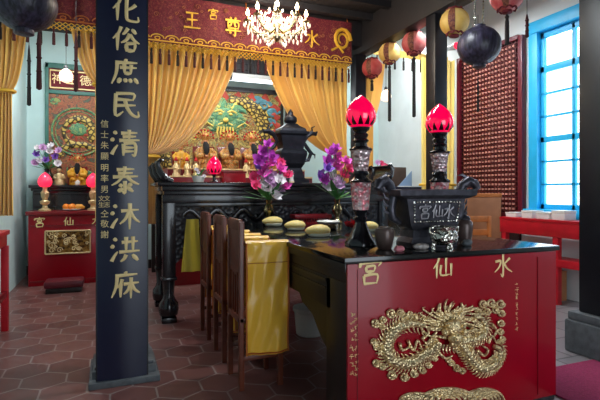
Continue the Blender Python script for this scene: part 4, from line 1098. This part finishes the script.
# ------------------------------------------------------------------ lanterns, pendants, tassels
def lantern(label, loc, r, m, cap, tass, h=.95, wire=.5, group='round paper lanterns', name='paper_lantern', two=False, tl_=.3):
    t = thing(name, label, 'lantern', (loc[0], loc[1], loc[2]-r*h), 0, group)
    z0 = r*h
    prof = [(r*max(.28, cos(a)), z0+r*h*sin(a)) for a in [(-1.3+2.6*i/16) for i in range(17)]]
    MB().lathe(prof, 48, ribs=24, ramp=.035).build('globe', m, t)
    MB().lathe([(r*.3, z0+r*h*.93), (r*.3, z0+r*h*1.06), (r*.2, z0+r*h*1.08)], 20).build('top_cap', cap, t)
    MB().lathe([(r*.2, z0-r*h*1.14), (r*.3, z0-r*h*1.1), (r*.3, z0-r*h*.93)], 20).build('bottom_cap', cap, t)
    if not two:
        q = MB()
        for a0 in (-.9, 1.2, 3.3):
            q.grid(lambda u, v, a0=a0: (r*1.008*max(.28, cos(-1.0+2*v))*cos(a0-pi/2+.5*(u-.5)), r*1.008*max(.28, cos(-1.0+2*v))*sin(a0-pi/2+.5*(u-.5)), z0+1.005*r*h*sin(-1.0+2*v)), 5, 12)
        q.build('printed_pattern', PRINT, t, normals=False)
        q = MB()
        for zc, rr in ((z0+r*h*.86, r*.55), (z0-r*h*.86, r*.55)):
            q.tube([(rr*cos(2*pi*i/32), rr*sin(2*pi*i/32), zc+.012*sin(2*pi*i/4)) for i in range(33)], .009, 5)
        q.build('scalloped_trim', cap, t)
    b = MB()
    if two:
        for s in (-1, 1): b.tube([(s*r*.25, 0, z0+r*h), (s*r*.27, 0, z0+r*h+wire*.6), (s*r*.2, 0, z0+r*h+wire)], .006, 6)
    else: b.tube([(0, 0, z0+r*h), (0, 0, z0+r*h+wire)], .004, 6)
    b.build('hanger', SILVER if two else WIRE, t)
    if tass:
        MB().tube([(0, 0, z0-r*h*1.1), (0, 0, z0-r*h*1.2)], .006, 6).lathe([(.004, 0), (.022, -.03), (.014, -.05), (.02, -.08), (.022, -tl_), (.004, -tl_-.01)], 10, (0, 0, z0-r*h*1.15)).build('tassel', tass, t)
    return t
def lmat(name, a, b2): 
    m = mat(name, a, .7, rgb2=b2, vscale=9); m.node_tree.nodes['Principled BSDF'].inputs['Subsurface Weight'].default_value = .0; return m
LR = lmat('red_lantern_paper', (176, 44, 44), (196, 90, 80)); LY = lmat('yellow_lantern_paper', (206, 160, 70), (222, 186, 110)); LP = lmat('faded_red_lantern_paper', (190, 66, 70), (206, 120, 112))
LD = mat('purple_black_lantern_cloth', (48, 42, 74), .4)
def streak(m):
    nt = m.node_tree; N = nt.nodes; b = N['Principled BSDF']; tc = [n for n in N if n.type == 'TEX_COORD'][0]
    mp = N.new('ShaderNodeMapping'); mp.inputs['Scale'].default_value = (26, 26, 2.5); nz = N.new('ShaderNodeTexNoise'); nz.inputs['Scale'].default_value = 1.6
    nt.links.new(tc.outputs['Object'], mp.inputs[0]); nt.links.new(mp.outputs[0], nz.inputs['Vector'])
    rp = N.new('ShaderNodeValToRGB'); rp.color_ramp.elements[0].position = .35; rp.color_ramp.elements[1].position = .7
    rp.color_ramp.elements[0].color = lin((24, 21, 32)); rp.color_ramp.elements[1].color = lin((68, 62, 84))
    nt.links.new(nz.outputs['Fac'], rp.inputs[0]); nt.links.new(rp.outputs[0], b.inputs['Base Color'])
    bp = N.new('ShaderNodeBump'); bp.inputs['Strength'].default_value = .5; bp.inputs['Distance'].default_value = .01
    nt.links.new(nz.outputs['Fac'], bp.inputs['Height']); nt.links.new(bp.outputs[0], b.inputs['Normal'])
streak(LD)
PRINT = mat('dark_printed_pattern', (84, 30, 34), .7, rgb2=(150, 90, 60), vscale=60)
def at_d(u, v, d):
    x = (u-300)/F*d
    return (x*cos(YAW)+d*sin(YAW), -x*sin(YAW)+d*cos(YAW), HC+(HORI-v)*d/F)
lantern('red paper lantern furthest back in the row, next to the maroon banner', at_d(372, 68, 6.6), .143, LR, MAROONP, TASSELB, wire=.12, tl_=.16)
lantern('yellow paper lantern second from the back of the row', at_d(389.5, 53, 6.3), .147, LY, MAROONP, TASSELB, wire=.1, tl_=.75)
lantern('faded red paper lantern left of the column, third in the row', at_d(414, 43, 5.85), .152, LP, MAROONP, TASSELB, wire=.1, tl_=.75)
lantern('yellow paper lantern in front of the right column, nearest in the row', at_d(454.5, 22, 4.85), .148, LY, MAROONP, None, wire=.15)
lantern('faded red paper lantern cut off by the top right edge', at_d(507, -4, 4.6), .16, LP, MAROONP, TASSELB, wire=.6)
lantern('large dark purple lantern hung on two hooks in front of the lattice screen', at_d(479, 46, 4.2), .188, LD, LD, None, h=.92, wire=.6, name='cloth_lantern', group='large dark lanterns', two=True)
lantern('large dark purple lantern cut off by the top left edge', at_d(24, 3, 3.3), .215, LD, LD, None, h=.92, wire=.9, name='cloth_lantern', group='large dark lanterns', two=True)
def hang_tassel(label, u, v0, v1, d, r=.02, m=TASSELB):
    a = at_d(u, v0, d); b_ = at_d(u, v1, d); L_ = a[2]-b_[2]
    t = thing('hanging_tassel', label, 'tassel', b_, 0, 'dark hanging tassels')
    MB().lathe([(.003, 0), (r*1.1, .01), (r, L_*.25), (r*.8, L_*.5), (r*.9, L_*.75), (r*.6, L_*.9), (.004, L_)], 10).build('skirt', m, t)
    zc = 3.2 if u > 300 else 3.58
    MB().tube([(0, 0, L_-.01), (0, 0, zc-b_[2])], .003, 5).build('cord', WIRE, t)
    for k in range(3): MB().ball((0, 0, L_*(.3+.22*k)), (r*1.2, r*1.2, r*.7), 8).build('knot', m, t)
hang_tassel('thin dark tassel left of the others below the top left lantern', 29, 45, 106, 4.2, .016)
hang_tassel('dark tassel directly below the top left lantern', 39, 28, 90, 3.6, .018, TASSEL)
hang_tassel('dark tassel close to the couplet board, beside the pendant lamp', 76, 32, 92, 4.4, .018, TASSEL)
hang_tassel('long brown tassel against the blue window frame at the top right', 527, 14, 38, 4.5, .016, TASSEL)
hang_tassel('thin dark tassel hanging below the big lantern over the lattice screen', 478, 78, 112, 5.2, .012)
def pendant(label, u, v, d, r):
    c = at_d(u, v, d); t = thing('pendant_lamp', label, 'lamp', (c[0], c[1], c[2]-r), 0, 'small glass pendant lamps')
    MB().lathe([(.02, 0), (r*.8, r*.25), (r, r*.9), (r*.85, r*1.5), (r*.45, r*1.95), (r*.3, r*2.05)], 20).build('shade', PEND, t)
    MB().lathe([(r*.34, r*2), (r*.3, r*2.5), (.01, r*2.7)], 12).build('socket', WIRE, t)
    MB().tube([(0, 0, r*2.6), (0, 0, (3.58 if u < 300 else 4.25)-c[2]+r)], .004, 5).build('cord', WIRE, t)
pendant('lit round pendant lamp before the side altar plaque', 66, 76, 6.1, .085)
pendant('lit round pendant lamp in the right bay below the paper lanterns', 386, 96, 7.6, .09)
c = at_d(446, 44, 5.1)
t = thing('clip_spotlight', 'small white spotlight with pink lens clipped to the right column', 'lamp', (3.5, 4.3, c[2]-.04))
MB().tube([(0, 0, .04), (.05, -.05, .05), (.05, -.13, .05)], [.02, .03, .045], 12).build('housing', WHITE, t)
MB().ball((.05, -.135, .05), (.04, .012, .04), 12).build('lens', LOTUSP, t)
MB().box((-.005, -.03, 0), (.012, .03, .08), .004).build('clip', WHITE, t)

# chandelier
cc = at_d(277, 28, 5.3)
t = thing('chandelier', 'lit crystal chandelier hanging in front of the maroon banner', 'chandelier', (cc[0], cc[1], 2.93))
MB().lathe([(.01, 0), (.03, .02), (.05, .06), (.02, .1), (.03, .16), (.06, .2), (.04, .25), (.02, .3), (.03, .36), (.015, .4), (.012, .65)], 16).build('stem', BRASS, t)
arm0 = MB(); 
arm0.tube([(.03, 0, .16), (.12, 0, .08), (.22, 0, .09), (.31, 0, .16), (.33, 0, .2)], [.012, .011, .01, .009, .01], 8); arm0.lathe([(.01, .195), (.045, .21), (.048, .216), (.012, .215)], 14, (.33, 0, 0)); arm0.tube([(.33, 0, .21), (.33, 0, .27)], .011, 8)
am = mesh_of(arm0.build('arm', BRASS)); bm_ = mesh_of(MB().lathe([(.012, 0), (.02, .02), (.021, .035), (.012, .06), (.002, .085)], 10, (.33, 0, .268)).build('bulb', BULB))
db = MB()
rnd = random.Random(8)
for k in range(7): 
    a = 2*pi*k/7; db.ball((.33+.045*cos(a), .045*sin(a), .17), (.01, .01, .026), 6)
for k in range(9):
    q = k/8; x = .05+.27*q; z = .24-.12*sin(pi*q)-.04*(1-q)
    db.ball((x, 0, z), .013, 6)
for k in range(4): db.ball((.1+.06*k, 0, .04), (.012, .012, .03), 6)
for k in range(3): db.ball((.33, 0, .14-.035*k), (.012, .012, .018), 6)
dm = mesh_of(db.build('crystal_strand', CRYSTAL))
for k in range(9):
    a = 2*pi*k/9+.2
    part('arm', am, None, t, rot=(0, 0, a)); part('bulb', bm_, None, t, rot=(0, 0, a)); part('crystal_strand', dm, None, t, rot=(0, 0, a))
for k in range(5):
    a = 2*pi*k/5+.5; part('arm', am, None, t, (0, 0, .14), (0, 0, a), .5); part('bulb', bm_, None, t, (0, 0, .14), (0, 0, a), .55); part('crystal_strand', dm, None, t, (0, 0, .12), (0, 0, a), .6)
db = MB()
for k in range(40):
    a = rnd.random()*6.28; zz = rnd.random(); r = .06+.1*sin(pi*zz)
    db.ball((r*cos(a), r*sin(a), .02+.4*zz), (.013, .013, .022), 6)
db.build('crystal_core', CRYSTAL, t)
lt = bpy.data.lights.new('chandelier_light', 'POINT'); lt.energy = 110; lt.color = (1, .88, .72); lt.shadow_soft_size = .3
lo = bpy.data.objects.new('chandelier_light', lt); COL.objects.link(lo); lo.location = (0, 0, .3); lo.parent = t

# ------------------------------------------------------------------ right aisle
t = thing('lattice_screen', 'tall dark red lattice screen on the right wall beside the blue window', 'screen', (XR-.06, 4.52, 0))
LAT = mat('lattice_red_wood', (92, 30, 34), .4, var=.2); LATB = mat('lattice_ground', (40, 10, 16), .6)
Ls, z0, z1 = 1.08, .95, 3.2
MB().box((.03, 0, z0), (.055, Ls, z1)).build('ground', LATB, t, smooth=False)
m = MB(); ny, nz = 16, 34
for i in range(ny+1): y = .06+(Ls-.12)*i/ny; m.box((.005, y-.006, z0), (.03, y+.006, z1))
for k in range(nz+1): z = z0+.04+(z1-z0-.08)*k/nz; m.box((.008, 0, z-.006), (.03, Ls, z+.006))
m.build('lattice', LAT, t, smooth=False)
m = MB()
for i in range(ny):
    for k in range(nz):
        y = .06+(Ls-.12)*(i+.5)/ny; z = z0+.04+(z1-z0-.08)*(k+.5)/nz
        m.box((.0, y-.014, z-.014), (.03, y+.014, z+.012))
m.build('rosettes', mat('lattice_pale_wood', (206, 140, 126), .35, var=.25, vscale=12), t, smooth=False)
m = MB().box((-.02, -.07, z0-.03), (.05, .0, z1+.03), .006).box((-.02, Ls, z0-.03), (.05, Ls+.06, z1+.03), .006).box((-.02, 0, z1-.01), (.05, Ls, z1+.05), .006).box((-.02, 0, z0-.06), (.05, Ls, z0+.02), .006)
m.build('frame', mat('dark_red_frame', (104, 26, 40), .35), t)
MB().box((.0, .0, 0), (.045, Ls, z0-.06)).build('lower_panel', LATB, t, smooth=False)
t = thing('red_counter', 'red painted counter along the wall under the blue window', 'counter', (4.52, 2.9, 0))
MB().box((0, 0, .9), (.28, 1.62, .93), .004).box((.005, 0, .74), (.28, 1.62, .9), .004).build('top', REDPAINT, t)
for y in (.02, .8, 1.53): MB().box((.01, y, 0), (.07, y+.07, .74), .004).build('leg', REDPAINT, t)
MB().box((.0, 0, .42), (.28, 1.62, .5), .004).build('lower_shelf', REDPAINT, t)
for i, (u, v, wd, hh, l) in enumerate(((532, 214, .16, .055, 'flat white packet at the left end of the red counter'), (543, 214, .15, .085, 'low white box on the red counter, second from the left'), (556, 214, .17, .075, 'white box on the red counter below the middle of the window'), (569, 214, .16, .1, 'taller white box on the red counter nearest the dark column'))):
    yy = (4.4, 4.16, 3.94, 3.74)[i]
    t = thing('paper_box', l, 'box', (4.67, yy, .93), 0, 'white boxes on the red counter')
    MB().box((-.09, -wd/2, 0), (.09, wd/2, hh), .004).build('body', WHITE, t); MB().box((-.093, -wd/2-.003, hh*.72), (.093, wd/2+.003, hh+.004), .003).build('lid', PORC, t)
for (x, y, l, s) in ((4.68, 3.98, 'cardboard box on the floor under the red counter, nearer the column', .3), (4.68, 4.36, 'cardboard box on the floor under the red counter, further from the column', .32)):
    t = thing('cardboard_box', l, 'box', (x, y, 0), 0, 'cardboard boxes under the counter')
    MB().box((-.15, -s/2, 0), (.15, s/2, .34), .004).build('body', CARD, t); MB().box((-.152, -.03, .1), (.152, .03, .343)).build('tape', PLY, t, smooth=False)
def stool_chair(label, loc, rz):
    t = thing('wooden_chair', label, 'chair', loc, rz)
    for x in (-.21, .17): MB().box((x, .17, 0), (x+.04, .21, .95), .005).build('back_post', WOODO, t)
    for x in (-.21, .17): MB().box((x, -.2, 0), (x+.04, -.16, .5), .005).build('front_leg', WOODO, t)
    m = MB()
    for z in (.88, .72): m.box((-.21, .175, z), (.21, .205, z+.07), .005)
    m.build('back_rail', WOODO, t); MB().box((-.22, -.21, .48), (.22, .21, .52), .006).build('seat', WOODO, t)
    MB().box((-.2, -.2, .52), (.2, .17, .57), .02).build('cushion', SATIN, t)
stool_chair('orange brown wooden chair with a yellow cushion beside the red counter', (4.02, 4.25, 0), radians(-10))
t = thing('plywood_board', 'brown wooden board leaning below the lattice screen', 'board', (4.5, 4.98, 0), radians(-50))
MB().box((-.36, -.015, 0), (.36, .015, 1.21), .006).build('panel', PLY, t); MB().box((-.37, -.02, 1.17), (.37, .02, 1.22), .006).build('top_edge', WOODO, t)
o = MB().box((2.52, .3, 0), (3.30, 2.4, .012), .004).build('carpet_runner', CARPET); tag(o, 'purple red carpet runner on the floor beside the offering table', 'carpet')
# right bay side altar
t = thing('right_side_altar', 'dark wooden altar in the right bay behind the incense burner', 'altar', (3.55, 6.35, 0))
MB().box((0, 0, 1.26), (1.2, .6, 1.32), .01).build('top', NAVY, t); MB().box((.04, .04, 0), (1.16, .56, 1.26), .008).build('body', DWOOD, t)
MB().box((.0, .5, 1.32), (1.2, .54, 1.66), .008).build('backboard', mat('brown_backboard', (70, 50, 42), .5, var=.15), t)
p = on_y(369, 178, 6.5)
t = thing('red_cloth_bundle', 'bright red folded cloth on the right bay altar', 'cloth', (p.x-.02, 6.44, 1.32))
b = MB(); b.ball((0, 0, .06), (.13, .08, .07), 14)
for v in b.b.verts: v.co.z = max(0, v.co.z*(1+.2*sin(v.co.x*40)))
b.build('folds', mat('bright_red_cloth', (210, 24, 40), .7), t); MB().box((.1, -.08, 0), (.34, .08, .025), .008).build('yellow_edge', PYEL, t)
p = on_y(379, 178, 6.6)
bouquet('dark vase of pink flowers on the right bay altar', (p.x, 6.62, 1.32), [(.04, 0), (.05, .04), (.06, .1), (.035, .15), (.04, .18)],
        [(c, dx, -.03, dz, .065) for c, dx, dz in (('pink', 0, .1), ('lilac', .07, .06), ('pink', -.07, .07), ('pink', .03, .19), ('lilac', -.04, .2), ('pink', .1, .15))], BLACK, 6)
t = thing('blue_folder', 'pale blue card standing at the end of the right bay altar', 'card', (4.5, 6.5, 1.32), radians(-20))
MB().prism([(-.13, 0), (.1, 0), (.1, .26)], .03, 'xz', 0).build('card', mat('pale_blue_card', (120, 150, 190), .6), t, smooth=False); MB().box((-.13, -.005, 0), (.1, .04, .012)).build('foot', WHITE, t, smooth=False)

# ---- pieces that are separate in the place become parts of their own
def split_islands(o):
    b = bmesh.new(); b.from_mesh(o.data); b.verts.ensure_lookup_table()
    seen = {}; k = 0
    for v in b.verts:
        if v.index in seen: continue
        st = [v]; seen[v.index] = k
        while st:
            q = st.pop()
            for e in q.link_edges:
                w_ = e.other_vert(q)
                if w_.index not in seen: seen[w_.index] = k; st.append(w_)
        k += 1
    if k < 2 or k > 12: b.free(); return
    for i in range(k):
        c = b.copy(); c.verts.ensure_lookup_table()
        bmesh.ops.delete(c, geom=[v for v in c.verts if seen[v.index] != i], context='VERTS')
        me = bpy.data.meshes.new(o.name.split('.')[0]); c.to_mesh(me); c.free()
        for m_ in o.data.materials: me.materials.append(m_)
        if i == 0: o.data = me
        else:
            n_ = o.copy(); n_.data = me; COL.objects.link(n_)
    b.free()
for o in list(COL.objects):
    if o.type == 'MESH' and o.parent and o.name.split('.')[0] in ('brace', 'corner_bracket', 'back_slats', 'stretcher', 'hanger', 'pompoms', 'back_rail', 'back_post', 'gilt_edge', 'moulding', 'rail', 'panel_beading', 'edge', 'apron', 'step', 'flames', 'knot'):
        base = o.name.split('.')[0]
        o.name = {'back_slats': 'back_slat', 'pompoms': 'pompom', 'flames': 'flame'}.get(base, base)
        split_islands(o)

# ------------------------------------------------------------------ light
wd = bpy.data.worlds.new('sky'); SC.world = wd; wd.use_nodes = True
bg = wd.node_tree.nodes['Background']; bg.inputs[0].default_value = (.80, .91, 1, 1); bg.inputs[1].default_value = 4.2
def portal(loc, rot, sx, sy):
    l = bpy.data.lights.new('daylight_portal', 'AREA'); l.shape = 'RECTANGLE'; l.size = sx; l.size_y = sy; l.cycles.is_portal = True
    o = bpy.data.objects.new('daylight_portal', l); COL.objects.link(o); o.location = loc; o.rotation_euler = rot
portal((XR+.13, (WY0+WY1)/2, 2.16), (0, pi/2, 0), 2.3, 1.1)
portal((XR+.13, sum(W2)/2, 2.16), (0, pi/2, 0), 2.3, 1.1)
portal(((DX0+DX1)/2, YF-.1, DZ/2), (pi/2, 0, 0), DX1-DX0, DZ)
SC.view_settings.view_transform = 'Standard'; SC.view_settings.look = 'None'; SC.view_settings.gamma = 1; SC.view_settings.exposure = 0
try: SC.view_settings.use_curve_mapping = False
except Exception: pass
